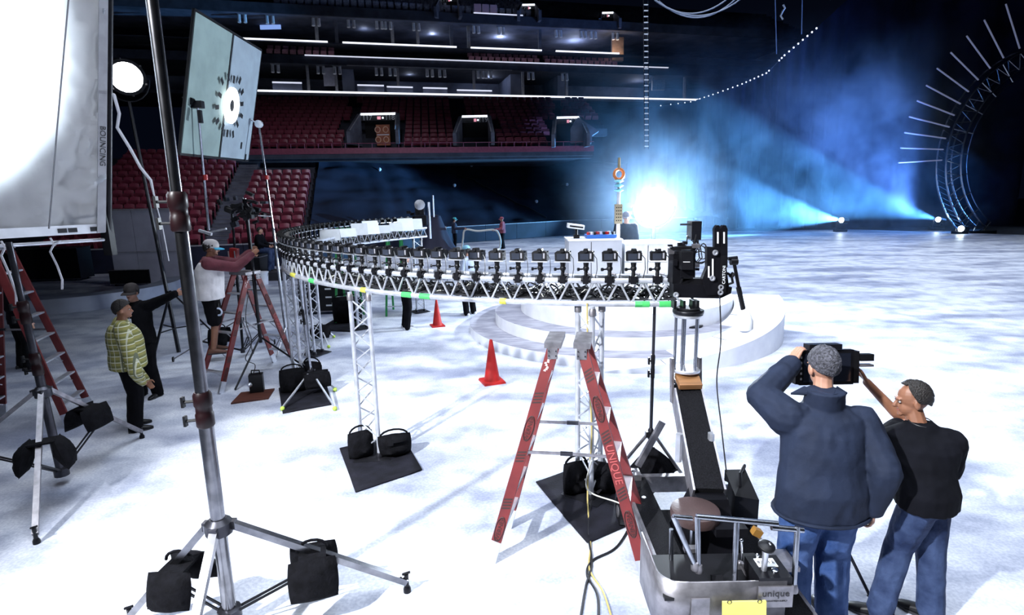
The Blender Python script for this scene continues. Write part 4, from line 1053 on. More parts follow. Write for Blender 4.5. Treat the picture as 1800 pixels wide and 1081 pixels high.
for a, b in (((0, 0), (1, 0)), ((0, 1), (1, 1)), ((0, 0), (0, 1)), ((1, 0), (1, 1)), ((.505, 0), (.505, 1))):
    m = MB(); m.bar(bpt(*a)-pn*.02, bpt(*b)-pn*.02, .035, .035); m.build('edge_strip', BLK, bp_, smooth=0)
# ring light in the middle
rc = bpt(.545, .44)+pn*.04; ux = (BRc-BLc).normalized(); uy = (TLc-BLc).normalized()
m = MB(); prof = [(.30, 0), (.30, .03), (.09, .03), (.09, 0)]
x_, y_, _ = bas(pn); m.lathe([(.10, .0), (.10, .03), (.29, .03), (.29, 0)], rc, 28, pn); m.build('ring_light', emis('ring_glow', (.97, .98, 1), 4), bp_)
m = MB(); m.lathe([(0, .02), (.10, .02), (.10, 0)], rc, 20, pn); m.build('ring_centre', BLK, bp_)
for k in range(14):
    a = k*math.tau/14+.2; q = rc+(ux*math.cos(a)*1.1+uy*math.sin(a))*(.42+.04*(k % 3)); dv = (ux*math.cos(a)+uy*math.sin(a))
    m = MB(); sd = pn.cross(dv); m.slab([q-dv*.06-sd*.035, q+dv*.06-sd*.035, q+dv*.06+sd*.035, q-dv*.06+sd*.035], pn, .004); m.build('tape_mark', BLK, bp_, smooth=0)
for (u, v) in ((.83, .13), (.93, .03)):
    q = bpt(u, v)+pn*.004; m = MB(); m.slab([q-ux*.03-uy*.06, q+ux*.03-uy*.06, q+ux*.03+uy*.06, q-ux*.03+uy*.06], pn, .004); m.build('tape_mark', BLK, bp_, smooth=0)
light('ring_light_light', 'AREA', rc+pn*.08, rc+pn*2, 25, (.95, .97, 1), shape='DISK', size=.6)
# its two stands
pa = D(347, 184, 8.75)
st1 = thing('light_stand', 'thin stand clamped to the near side of the foam boards', 'stand', D(367, 404, 9.3))
m = MB(); m.tube(D(367, 404, 9.3), pa, .022, .016); m.build('post', STEEL, st1)
m = MB(); m.box(pa, (.16, .1, .1)); m.lathe([(.05, -.03), (.05, .03)], pa+V((-.05, -.06, .04)), 10, V((0, 1, 0))); m.tube(pa, pa+V((-.2, -.02, .1)), .012); m.build('grip_head', BLKM, st1)
m = MB(); m.box(D(352, 205, 8.72), (.05, .05, .18)); m.build('clamp', BLKM, st1)
m = MB(); m.lathe([(.035, -.04), (.035, .04)], D(361, 312, 8.75), 10); m.build('collar', REDD, st1)
m = MB(); m.bar(D(350, 405, 8.7), D(372, 412, 8.7), .05, .04); m.build('crossbar', ALU, st1)
pb = D(455, 218, 11.0); pbb = D(497, 560, 11.0); pbb.z = 0
st2 = thing('light_stand', 'thin stand clamped to the far side of the foam boards', 'stand', pbb)
m = MB(); m.tube(D(480, 400, 11), pb, .022, .016); m.build('post', STEEL, st2)
m = MB(); m.tube(V((D(480, 400, 11).x+.05, 11, 0.02)), D(480, 400, 11), .03); m.build('post', STEEL, st2)
m = MB(); m.lathe([(.07, -.03), (.07, .03)], pb, 12, V((0, 1, 0))); m.tube(pb, pb+V((-.22, 0, .12)), .012); m.build('grip_head', ALU, st2)
m = MB(); m.lathe([(.035, -.04), (.035, .04)], D(469, 312, 11), 10); m.build('collar', REDD, st2)
for k in range(3):
    a = .4+k*2.1; b = V((D(480, 400, 11).x+.05, 11, .5)); m = MB(); m.tube(b, b+V((.45*math.cos(a), .45*math.sin(a), -.48)), .012); m.build('leg', DALU, st2)
# ================================================================== CAMERA DOLLY
DX0, DX1 = 1.02, 1.86
dol = thing('camera_dolly', 'heavy wheeled camera dolly with boom arm and steel push bars', 'dolly', (1.45, 3.9, 0))
def dpart(name, m, mt, parent=None, label=None, smooth=40): return m.build(name, mt, parent or dol, label, smooth)
# chassis
m = MB(); m.box((DX0+.10, 3.95, .33), (.20, 2.0, .07)); dpart('side_deck', m, CARPET, smooth=0)
m = MB(); m.box((DX1-.10, 3.95, .33), (.20, 2.0, .07)); dpart('side_deck', m, CARPET, smooth=0)
for x in (DX0-.006, DX1+.006):
    m = MB(); m.box((x, 3.95, .28), (.022, 2.02, .19)); dpart('side_rail', m, DALU, smooth=0)
m = MB(); m.box((1.44, 3.75, .25), (.64, 1.5, .06)); dpart('floor_pan', m, CARPET, smooth=0)
m = MB(); m.box((1.44, 4.93, .30), (.84, .06, .16)); dpart('front_beam', m, DALU, smooth=0)
for x in (DX0+.05, DX1-.05):
    for y in (3.15, 4.75):
        m = MB(); m.lathe([(.06, -.035), (.125, -.035), (.125, .035), (.06, .035)], (x-.10 if x < 1.4 else x+.10, y, .125), 18, V((1, 0, 0))); w_ = dpart('wheel', m, BLK)
        m = MB(); m.lathe([(.055, -.04), (.055, .04)], (x-.10 if x < 1.4 else x+.10, y, .125), 12, V((1, 0, 0))); m.build('wheel_hub', DALU, w_)
m = MB(); m.box((DX0+.06, 4.93, .39), (.18, .14, .06)); dpart('corner_block', m, DALU)
m = MB(); m.lathe([(.035, 0), (.04, .02), (.015, .03)], (DX0+.06, 4.90, .42), 12); dpart('corner_knob', m, CHROME)
m = MB(); m.lathe([(.02, 0), (.02, .01)], (DX0+.10, 4.55, .366), 10); dpart('deck_bolt', m, ALU)
# outrigger arm
m = MB(); m.bar((DX0+.14, 4.98, .45), (1.40, 5.05, .86), .03, .06); dpart('outrigger', m, DALU)
# boom arm, from pivot to tip
piv = V((1.47, 3.98, .72)); tip = V((1.555, 4.85, 1.22))
m = MB(); m.bar(piv, tip, .215, .15); dpart('boom_arm', m, CARPET, label='black grip-covered boom arm', smooth=0)
for s_ in (-1, 1):
    m = MB(); m.bar(piv+V((.117*s_, 0, -.02)), tip+V((.117*s_, 0, -.02)), .016, .19); dpart('arm_cheek', m, DALU, smooth=0)
m = MB(); m.hexa([(1.28, 3.75, .28), (1.66, 3.75, .28), (1.66, 4.3, .28), (1.28, 4.3, .28)], [(1.36, 3.86, .74), (1.58, 3.86, .74), (1.58, 4.08, .74), (1.36, 4.08, .74)]); dpart('pivot_tower', m, BLKM, smooth=0)
for s_ in (-1, 1):
    m = MB(); m.tube(piv+V((.13*s_, .35, .10)), piv+V((.13*s_, .35, .34)), .028); m.cm = 0; dpart('hydraulic_post', m, ALU)
m = MB(); m.bar(tip+V((0, -.1, .085)), tip+V((0, .05, .15)), .20, .05); dpart('wood_block', m, WOOD, label='plywood wedge on the boom tip', smooth=0)
for s_ in (-1, 1):
    m = MB(); m.bar(tip+V((.125*s_, .02, -.1)), tip+V((.125*s_, .08, .30)), .02, .07); dpart('tip_fork', m, DALU, smooth=0)
# levelling head and riser column
rb = V((1.56, 4.93, 0)); zl = D(1217, 683, 4.93).z
def disc(z, r, h, mt, nm, n=20):
    m = MB(); m.lathe([(r*.96, 0), (r, h*.2), (r, h*.8), (r*.96, h)], V((rb.x, rb.y, z)), n); return dpart(nm, m, mt)
disc(zl-.03, .12, .035, DALU, 'levelling_plate'); disc(zl+.075, .125, .03, DALU, 'levelling_plate')
for k in range(4):
    a = .4+k*math.pi/2; q = rb+V((.09*math.cos(a), .09*math.sin(a), zl)); m = MB(); m.tube(q, q+V((0, 0, .08)), .02); m.build('levelling_screw', DSTEEL, dol)
    q2 = rb+V((.13*math.cos(a), .13*math.sin(a), zl+.035)); m = MB(); m.lathe([(.028, -.012), (.028, .012)], q2, 8, V((math.cos(a), math.sin(a), 0))); m.build('levelling_knob', BLKM, dol)
for k in range(2):
    m = MB(); m.bar(rb+V((-.09+.04*k, -.06, zl)), rb+V((.07+.03*k, -.06, zl+.08)), .02, .02); m.build('levelling_strut', DALU, dol)
z0 = D(1219, 648, 4.93).z; z1 = D(1220, 556, 4.93).z
disc(z0-.02, .128, .03, ALU, 'riser_plate'); disc(z1, .128, .025, ALU, 'riser_plate')
for k in range(5):
    a = .25+k*math.tau/5; q = rb+V((.10*math.cos(a), .10*math.sin(a), z0)); m = MB(); m.tube(q, q+V((0, 0, z1-z0)), .0135, n=10); m.build('riser_rod', STEEL, dol)
disc(z1+.03, .135, .035, BLKM, 'pan_base'); disc(z1+.065, .10, .02, BLK, 'pan_base')
z2 = D(1216, 527, 4.93).z
for sx in (-.10, -.02, .06, .10):
    m = MB(); m.box(rb+V((sx-.03, .0, (z1+.08+z2)/2)), (.022, .10, z2-z1-.08)); dpart('spacer', m, BLKM, smooth=0)
# round brown seat on its post
sc = D(1222, 900, 3.72)
seat = thing('dolly_seat', 'round brown padded seat mounted on the camera dolly', 'seat', V((sc.x, sc.y, .37)))
m = MB(); m.lathe([(0, -.06), (.15, -.06), (.17, -.045), (.175, 0), (.168, .025), (.14, .035), (0, .038)], sc, 32); m.build('cushion', BROWN, seat)
m = MB(); m.tube(V((sc.x, sc.y, .36)), sc+V((0, 0, -.06)), .03); m.build('post', STEEL, seat)
m = MB(); m.bar(V((sc.x, sc.y, sc.z-.09)), V((1.42, 3.95, sc.z-.09)), .04, .03); m.build('swing_arm', STEEL, seat)
# battery box beside the arm
bc = D(1303, 872, 4.18)
bb = thing('battery_pack', 'upright black battery pack fixed beside the boom arm', 'battery', V((bc.x, bc.y, .37)))
m = MB(); m.hexa([(bc.x-.09, bc.y-.1, .37), (bc.x+.10, bc.y-.1, .37), (bc.x+.10, bc.y+.14, .37), (bc.x-.09, bc.y+.14, .37)], [(bc.x-.09, bc.y-.1, bc.z+.06), (bc.x+.10, bc.y-.1, bc.z+.02), (bc.x+.08, bc.y+.14, bc.z+.16), (bc.x-.09, bc.y+.14, bc.z+.16)]); m.build('case', BLK, bb, smooth=0)
m = MB(); m.path([V((bc.x-.02, bc.y-.02, bc.z+.1)), V((bc.x-.02, bc.y+.0, bc.z+.2)), V((bc.x+.05, bc.y+.09, bc.z+.22)), V((bc.x+.05, bc.y+.12, bc.z+.14))], .012); m.build('handle', BLK, bb)
m = MB(); m.tube(V((bc.x-.14, bc.y, .38)), V((bc.x-.14, bc.y, bc.z+.12)), .028); m.build('cylinder_post', ALU, bb)
# control box at the push end
bz = .69
m = MB()
prof = []
for i in range(9):      # rounded left side of the sheet metal tub
    a = math.pi+math.pi/2*i/8; prof.append(V((1.00+.14*math.cos(a), 3.16+.14*math.sin(a), 0)))
outer = [V((.86, 3.55, 0))]+prof+[V((1.62, 3.02, 0)), V((1.62, 3.32, 0))]
lp_ = [p+V((0, 0, .30)) for p in outer]; hp_ = [p+V((0, 0, bz)) for p in outer]
n = len(outer); m.add(lp_+hp_, [(i, i+1, n+i+1, n+i) for i in range(n-1)])
dpart('control_tub', m, DALU, label='curved sheet-metal control tub', smooth=30).modifiers.new('t', 'SOLIDIFY').thickness = .012
m = MB(); m.box((1.25, 3.24, bz-.12), (.72, .42, .02)); dpart('control_floor', m, BLK, smooth=0)
m = MB(); m.box((1.55, 3.13, bz-.05), (.20, .22, .14)); dpart('control_head', m, BLKM, smooth=0)
m = MB(); m.box((1.55, 3.16, bz+.024), (.12, .08, .004)); dpart('info_label', m, WEMB, smooth=0)
text('82 13 E', .035, (1.55, 3.16, bz+.028), (1, 0, 0), (0, 1, 0), DGREY, dol, 'label_print', .0005)
m = MB(); m.box((1.55, 3.012, bz-.10), (.21, .012, .14)); fp_ = dpart('name_plate', m, DALU, smooth=0)
text('unique', .062, (1.55, 3.004, bz-.075), (1, 0, 0), (0, 0, 1), DGREY, fp_, 'lettering')
text('PRODUCTION SUPPLY', .014, (1.55, 3.004, bz-.125), (1, 0, 0), (0, 0, 1), DGREY, fp_, 'lettering')
m = MB(); m.box((1.10, 3.008, bz-.17), (.11, .008, .14)); dpart('blank_plate', m, DALU, smooth=0)
m = MB(); m.lathe([(.02, 0), (.02, .012), (.01, .016)], (1.57, 3.08, bz+.02), 12); dpart('dial', m, CHROME)
# push bars
def bar_up(p, q, r=.017): 
    m = MB(); m.tube(p, q, r, n=10); return dpart('push_bar', m, STEEL)
hb = 1.10
for (px0, py0, px1, py1, Y0, Y1) in ((1222, 996, 1184, 908, 3.10, 3.12), (1228, 1000, 1226, 908, 3.10, 3.16), (1290, 1035, 1295, 917, 3.08, 3.16), (1395, 1035, 1402, 925, 3.10, 3.16)):
    bar_up(D(px0, py0, Y0), D(px1, py1, Y1))
    m = MB(); q = D(px0, py0, Y0); m.lathe([(.026, -.02), (.028, .0), (.02, .03)], q, 10); dpart('bar_socket', m, DALU)
bar_up(D(1224, 908, 3.16), D(1367, 921, 3.16), .018); bar_up(D(1356, 927, 3.16), D(1412, 932, 3.16), .018); bar_up(D(1183, 908, 3.12), D(1216, 911, 3.13), .015)
bar_up(D(1180, 1010, 3.4), D(1180, 930, 3.4), .014)
# levers
a = D(1337, 1055, 3.12); b = D(1347, 962, 3.08)
m = MB(); m.tube(a, b, .014, .019, n=10); lv = dpart('steering_lever', m, ALU)
m = MB(); m.lathe([(.022, -.012), (.048, 0), (.05, .014), (.036, .025), (0, .028)], b, 16, V((.05, -.25, 1))); m.build('knob', BLK, lv, 'black round steering knob')
text('RIDE', .022, b+V((0, -.006, .025)), (1, 0, 0), (0, 1, .25), WEMB, lv, 'lettering', .0005)
for px0, py0, px1, py1, nm in ((1328, 1050, 1331, 976, 0), (1304, 985, 1303, 950, 0), (1311, 1010, 1300, 990, 1), (1318, 1030, 1314, 1012, 1)):
    a = D(px0, py0, 3.2); b = D(px1, py1, 3.2); m = MB(); m.tube(a, b, .008); m.ell(b, (.012, .012, .012), 8, 6); dpart('valve_lever', m, CHROME if nm == 0 else DALU)
for px, py in ((1316, 1050), (1334, 1062), (1324, 1030)):
    c = D(px, py, 3.1); m = MB(); m.lathe([(.022, -.02), (.022, .02)], c, 12, V((1, 0, 0))); dpart('valve_wheel', m, BLKM)
c = D(1262, 1032, 3.14); m = MB(); m.box(c, (.07, .03, .14), Matrix.Rotation(-.5, 3, 'X')); hh = dpart('hand_control', m, BLK)
m = MB(); c = D(1265, 1040, 3.11); m.ell(c, (.016, .012, .016), 10, 6); m.build('button', WEMB, hh)
np_ = thing('notepad', 'yellow notepad clipped on the push end of the dolly', 'notepad', D(1292, 1081, 3.0))
c0 = V((1.22, 2.985, bz-.10)); m = MB(); m.slab([c0+V((0, 0, 0)), c0+V((.26, 0, 0)), c0+V((.26, -.03, -.22)), c0+V((0, -.03, -.22))], (0, -1, 0), .012); m.build('pages', YEL, np_, smooth=0)
for dx in (.04, .22):
    m = MB(); m.path([c0+V((dx+.012*math.cos(a), -.012, .012*math.sin(a))) for a in [math.tau*i/10 for i in range(10)]], .003, n=4, closed=True); m.build('ring', DSTEEL, np_)
# dark fittings in the tub and beside the arm
for i, (px, py, Y, s3) in enumerate(((1215, 965, 3.5, (.10, .05, .03)), (1222, 985, 3.45, (.12, .05, .03)), (1300, 1000, 3.3, (.04, .04, .10)), (1282, 930, 3.6, (.22, .10, .06)), (1372, 985, 3.35, (.16, .2, .03)))):
    m = MB(); m.box(D(px, py, Y), s3); dpart('fitting', m, BLKM if i % 2 else DALU)
m = MB(); c = D(1330, 935, 3.55); m.box(c, (.06, .05, .05), Matrix.Rotation(.5, 3, 'Y')); dpart('yellow_tab', m, mat('amber_tape', (.25, .12, .02), .6))

# ================================================================== GIMBAL HEAD AND CINEMA CAMERA
gy = 4.90
gh = thing('gimbal_head', 'black two-axis gimbal head with slotted uprights on the dolly riser', 'camera head', D(1218, 530, gy))
def plate(name, px, Y0, dep, mt, parent, smooth=0):
    q = [D(x, y, Y0) for x, y in px]; n = len(q)
    m = MB(); m.add(q+[p+V((0, dep, 0)) for p in q], [tuple(range(n)), tuple(range(2*n-1, n-1, -1))]+[(i, (i+1) % n, n+(i+1) % n, n+i) for i in range(n)])
    return m.build(name, mt, parent, smooth=smooth)
plate('base_arm', [(1184, 523), (1266, 525), (1285, 516), (1287, 505), (1250, 500), (1184, 500)], gy-.04, .14, BLKM, gh)
plate('base_arm', [(1196, 500), (1240, 500), (1240, 490), (1200, 490)], gy-.02, .10, BLK, gh)
up = plate('upright', [(1243, 520), (1283, 516), (1277, 470), (1275, 436), (1243, 434), (1243, 470), (1234, 492)], gy-.05, .06, BLKM, gh)
plate('slotted_plate', [(1256, 450), (1266, 450), (1267, 402), (1264, 396), (1260, 396), (1256, 402)], gy-.02, .05, BLKM, gh)
plate('slotted_plate', [(1268, 470), (1279, 470), (1279, 402), (1276, 396), (1271, 396), (1267, 402)], gy-.06, .05, BLKM, gh)
plate('slotted_plate', [(1266, 515), (1276, 515), (1278, 450), (1268, 450)], gy-.075, .02, BLK, gh)
for (x, y0, y1) in ((1273, 408, 428), (1262, 408, 428), (1246, 468, 488), (1253, 455, 488)):
    plate('slot', [(x-1.3, y1), (x+1.3, y1), (x+1.3, y0), (x-1.3, y0)], gy-.066, .004, WEMB, gh)
for (x, y) in ((1257, 444), (1252, 489), (1267, 505), (1266, 514), (1188, 518)):
    c = D(x, y, gy-.07); m = MB(); m.lathe([(.024, 0), (.024, .010), (.014, .012), (.010, .004), (0, .004)], c, 14, V((0, -1, 0))); m.build('bolt', ALU, gh)
p0 = D(1272, 500, gy-.08); p1 = D(1273, 466, gy-.08)
text('CARTONI', .036, (p0+p1)/2+V((0, -.003, 0)), p1-p0, V((-1, 0, 0)), WEMB, gh, 'lettering')
m = MB(); m.path([D(1279, 500, gy), D(1288, 497, gy), D(1286, 485, gy), D(1278, 480, gy)], .012); m.build('handle', BLK, gh)
cc = thing('cinema_camera', 'black cinema camera cradled in the gimbal head facing the stage', 'camera', D(1212, 500, gy))
plate('body', [(1198, 488), (1222, 488), (1222, 440), (1198, 440)], gy-.02, .30, BLKM, cc)
plate('matte_box', [(1198, 474), (1219, 474), (1219, 443), (1198, 443)], gy-.10, .08, BLK, cc)
plate('top_handle', [(1184, 440), (1219, 438), (1219, 433), (1184, 434)], gy-.02, .06, BLK, cc)
plate('side_module', [(1182, 500), (1197, 500), (1197, 446), (1184, 446)], gy+.02, .16, BLKM, cc)
plate('base_wedge', [(1198, 498), (1222, 498), (1218, 488), (1202, 488)], gy-.02, .14, BLK, cc)
plate('status_strip', [(1201, 461), (1213, 461), (1213, 460), (1201, 460)], gy-.104, .003, WEMB, cc)
for i in range(14):
    q = D(random.uniform(1178, 1232), random.uniform(420, 496), gy+random.uniform(-.03, .2)); m = MB(); m.box(q, (random.uniform(.02, .06), .04, random.uniform(.015, .05))); m.build('accessory', BLKM if i % 3 else DALU, cc)
m = MB(); m.tube(D(1218, 435, gy), D(1224, 412, gy), .006); m.build('antenna', BLK, cc)
for k, (cx_, cy_, rx, ry) in enumerate(((1232, 448, .055, .08), (1230, 452, .07, .05), (1236, 442, .04, .07))):
    c = D(cx_, cy_, gy+.05); m = MB(); m.path([c+V((rx*math.cos(i*.5), .02*math.sin(i*.9), ry*math.sin(i*.5))) for i in range(14)], .005, n=5); m.build('cable_loop', CABLE, cc)
# second rig silhouetted behind
r2 = thing('camera_rig', 'dark camera rig with cables silhouetted right of the bright lamp', 'camera rig', V((D(1222, 400, 10.6).x, 10.6, .45)))
bR = D(1222, 400, 10.6)
m = MB(); m.box(bR+V((-.02, 0, -.05)), (.18, .3, .34)); m.build('body', BLKM, r2)
m = MB(); m.tube(bR+V((-.28, 0, .06)), bR+V((.0, 0, .06)), .02); m.build('rod', DSTEEL, r2)
m = MB(); m.ell(bR+V((.05, -.05, -.02)), (.05, .05, .05), 8, 6); m.build('knob', BLK, r2)
for i in range(5):
    m = MB(); m.path([bR+V((random.uniform(-.2, .1), 0, -.15)), bR+V((random.uniform(-.25, .15), 0, -.35)), bR+V((random.uniform(-.3, .2), -.1, -.55)), bR+V((random.uniform(-.3, .2), 0, -.8))], .012, n=5); m.build('cable', CABLE, r2)
m = MB(); m.tube(bR+V((0, 0, -.15)), V((bR.x, bR.y, .5)), .03); m.build('post', BLKM, r2)
m = MB(); m.lathe([(.22, 0), (.22, .03), (.05, .06)], V((bR.x, bR.y, .45)), 18); m.tube(V((bR.x, bR.y, .48)), V((bR.x, bR.y, .7)), .035); m.build('base', BLKM, r2)
# articulated arm with a lamp head clamped on the gimbal
aa = thing('articulated_arm', 'black jointed arm with a small white lamp hanging right of the gimbal', 'arm lamp', D(1285, 470, gy))
m = MB(); m.tube(D(1280, 455, gy), D(1296, 453, gy), .016); m.lathe([(.03, -.03), (.03, .03)], D(1290, 460, gy), 10, V((1, 0, 0))); m.build('clamp', BLKM, aa)
m = MB(); m.tube(D(1290, 460, gy), D(1299, 508, gy+.02), .015); m.build('upper_tube', BLKM, aa)
m = MB(); m.tube(D(1298, 505, gy+.02), D(1307, 546, gy+.04), .022); m.build('lower_tube', BLK, aa)
m = MB(); m.lathe([(.02, -.02), (.05, .02), (.075, .10), (.07, .17), (.03, .2), (0, .2)], D(1308, 546, gy+.04), 16, V((.10, 0, -1))); m.build('lamp_head', WHT, aa)
m = MB(); m.tube(D(1284, 488, gy), D(1290, 480, gy), .02); m.build('knob', BLK, aa)

# ================================================================== CABLES NEAR THE CAMERA
def cable(label, pts, r, mt, group=None):
    P = [V(p) for p in pts]; out = []
    for i in range(len(P)-1):
        p0, p1, p2, p3 = P[max(0, i-1)], P[i], P[i+1], P[min(len(P)-1, i+2)]
        for k in range(8):
            t = k/8; out.append(.5*((2*p1)+(p2-p0)*t+(2*p0-5*p1+4*p2-p3)*t*t+(3*p1-p0-3*p2+p3)*t*t*t))
    out.append(P[-1]); m = MB(); m.path(out, r, n=6)
    return tag(m.build('power_cable', mt), label, 'cable', group)
cable('thin black cable dropping from the gimbal head past the boom arm', [D(1265, 520, 4.86), D(1267, 600, 4.8), D(1260, 670, 4.7), D(1268, 750, 4.5), D(1277, 830, 4.25)], .006, CABLE)
cable('yellow cable hanging from the ring and snaking past the stepladder foot', [D(1032, 533, 5.25), D(1034, 640, 5.2), D(1040, 760, 5.1), G(1033, 860, .12), G(1035, 915, .012), G(1038, 960, .012), G(1036, 1000, .012), G(1060, 1040, .012), G(1075, 1085, .012)], .008, CABLEY)
cable('black cable on the floor beside the yellow one by the stepladder', [G(1118, 905, .012), G(1085, 960, .012), G(1042, 985, .012), G(1032, 1010, .012), G(1050, 1045, .012), G(1052, 1090, .012)], .010, CABLE)
cable('pale cable looping from the truss leg to the stepladder rail', [D(1040, 810, 5.05), G(1030, 850, .2), D(1042, 868, 4.9), D(1090, 885, 4.7), D(1118, 905, 4.6)], .007, CABLEW)
cable('black cable running along the floor under the stepladder', [G(1040, 880, .02), G(1034, 930, .012), G(1040, 990, .012), G(1030, 1030, .012), G(1020, 1090, .012)], .010, CABLE)
t_ = thing('boom_pole', 'thin steel rod lying on the floor behind the two men', 'rod', G(1510, 1010))
a_ = G(1490, 968, .30); b_ = G(1527, 1043, .02); m = MB(); m.tube(a_, b_, .012, n=8); m.build('shaft', DSTEEL, t_)
m = MB(); m.tube(b_, b_+(b_-a_).normalized()*.03, .018, n=8); m.build('end_cap', BLK, t_)

# ================================================================== LEFT SIDE ITEMS
# battery box on a board
bx = G(447, 692); t = thing('wood_board', 'reddish plywood board lying flat under the black battery box', 'board', bx)
m = MB(); q = [G(406, 711), G(472, 702), G(483, 685), G(424, 692)]; m.slab([V((p.x, p.y, .0)) for p in q], (0, 0, 1), .025); m.build('plank', WOODR, t, smooth=0)
t = thing('battery_box', 'black battery box with a pale cable plug on the plywood board', 'battery', bx+V((.05, .05, .025)))
c = G(453, 690)+V((0, 0, .025)); m = MB(); m.box(c+V((0, 0, .14)), (.20, .16, .28), Matrix.Rotation(.3, 3, 'Z')); m.build('case', BLK, t)
m = MB(); m.path([c+V((-.07, 0, .27)), c+V((-.06, 0, .34)), c+V((.06, 0, .34)), c+V((.07, 0, .27))], .012); m.build('handle', BLK, t)
m = MB(); m.lathe([(.035, 0), (.035, .03), (.02, .05)], c+V((-.05, -.10, .14)), 12, V((-.3, -1, 0))); m.build('plug', ALU, t)
cable('black cable curling up from the battery box to the red ladder', [c+V((-.03, 0, .3)), c+V((-.02, .05, .42)), c+V((-.18, .1, .5)), c+V((-.1, .2, .75)), c+V((-.2, .3, 1.1)), c+V((-.2, .5, 1.5))], .007, CABLE)
# grey scenery panel
Yp = 20.5; pz = D(260, 368, Yp).z
t = thing('scenery_panel', 'pale grey flat panel standing in front of the maroon seats', 'panel', V((D(258, 400, Yp).x, Yp, 0)))
x0, x1 = D(190, 400, Yp).x, D(326, 400, Yp).x
for i in range(3):
    a = lerp(x0, x1, i/3)+.01; b = lerp(x0, x1, (i+1)/3)-.01
    m = MB(); m.box(((a+b)/2, Yp, pz/2), (b-a, .08, pz)); m.build('sheet', mat('grey_flat', (.34, .34, .42), .7, var=.15, scale=1.2), t, smooth=0)
m = MB(); m.bar((x0, Yp-.05, pz), (x1, Yp-.05, pz), .06, .06); m.build('top_rail', GREY, t, smooth=0)
m = MB(); m.bar((x0, Yp-.05, pz*.45), (x1, Yp-.05, pz*.45), .03, .03); m.build('mid_rail', GREY, t, smooth=0)
# curved low platform
pc = G(110, 545); pc = V((pc.x-1.0, pc.y+2.0, 0))
t = thing('curved_platform', 'low curved grey platform rim on the floor below the silk', 'platform', pc)
PGR = mat('platform_grey', (.34, .36, .44), .55, var=.15, scale=1.5)
for nm, ri, ro, z0, z1, a0, a1 in (('rim', 2.3, 2.9, 0, .42, math.radians(225), math.radians(400)), ('step', 1.7, 2.3, 0, .2, math.radians(225), math.radians(400))):
    m = MB(); m.loft([[pc+V((r*math.cos(a), r*math.sin(a), z)) for r, z in ((ri, z0), (ro, z0), (ro, z1), (ri, z1))] for a in [lerp(a0, a1, i/30) for i in range(31)]]); m.build(nm, PGR, t, smooth=30)
# road cases
def case(label, px, py, w_, d_, h_, yaw, marks=False):
    b = G(px, py); t = thing('road_case', label, 'case', b); R = Matrix.Rotation(yaw, 3, 'Z')
    m = MB(); m.box(b+V((0, 0, h_/2+.08)), (w_, d_, h_), R); m.build('shell', BLK, t, smooth=0)
    for sz in (.08, .08+h_):
        for sy in (-1, 1):
            m = MB(); m.bar(b+R @ V((-w_/2, sy*d_/2, sz)), b+R @ V((w_/2, sy*d_/2, sz)), .025, .025); m.build('edge_trim', DALU, t, smooth=0)
    for sx in (-1, 1):
        for sy in (-1, 1):
            m = MB(); m.lathe([(.04, -.02), (.04, .02)], b+R @ V((sx*w_*.4, sy*d_*.4, .04)), 10, V((1, 0, 0))); m.build('caster', BLK, t)
    if marks:
        for k, s in enumerate(('↑', '↑', '→')):
            z = .08+h_*(.82-.3*k)
            m = MB(); p = b+R @ V((w_*.18, -d_/2-.004, z)); ex = R @ V((1, 0, 0))
            m.slab([p-ex*.09-V((0, 0, .02)), p+ex*.07-V((0, 0, .02)), p+ex*.07+V((0, 0, .02)), p-ex*.09+V((0, 0, .02))], R @ V((0, -1, 0)), .004)
            if k == 2: m.add([p+ex*.06+V((0, 0, .07)), p+ex*.06-V((0, 0, .07)), p+ex*.16], [(0, 1, 2)])
            m.build('arrow_mark', WEMB, t, smooth=0)
    return t
case('black road case with white arrow marks behind the ring legs', 573, 548, 1.15, .7, .72, .05, True)
case('black road case behind the ring legs, plain, further along', 690, 512, 1.6, .8, .55, .1)
case('black road case in the dark below the silk beside the curved platform', 105, 492, 2.2, .8, 1.2, .05)
case('low black road case left of the technician ladder', 240, 500, 1.4, .7, .5, .05)
# dark rig on a stand above the technician ladder
rg = D(430, 372, 9.4); t = thing('stand_rig', 'black camera rig bristling with modules above the technician', 'camera rig', V((rg.x, rg.y, 0)))
for i in range(46):
    q = rg+V((random.gauss(0, .17), random.gauss(0, .1), random.gauss(.03, .10)))
    m = MB(); m.box(q, (random.uniform(.03, .12), random.uniform(.03, .12), random.uniform(.03, .09)), Matrix.Rotation(random.uniform(-.5, .5), 3, 'Y')); m.build('module', [BLKM, BLK, DSTEEL, BLK][i % 4], t)
for i in range(8):
    a = rg+V((random.gauss(0, .15), 0, random.gauss(0, .1))); m = MB(); m.tube(a, a+V((random.uniform(-.25, .25), 0, random.uniform(-.1, .2))), .009); m.build('rod', ALU if i % 2 else BLKM, t)
m = MB(); m.tube(rg+V((.02, 0, .2)), rg+V((.03, 0, -.2)), .035); m.tube(rg+V((.03, 0, -.1)), V((rg.x+.03, rg.y, .6)), .03); m.build('post', BLKM, t)
m = MB(); m.bar(D(360, 410, 9.3), D(398, 402, 9.3), .03, .03); m.build('crossbar', ALU, t)
for k in range(3):
    a = .3+k*2.1; m = MB(); m.tube(V((rg.x+.03, rg.y, .7)), V((rg.x+.03+.75*math.cos(a), rg.y+.75*math.sin(a), .02)), .016); m.build('leg', BLKM, t)
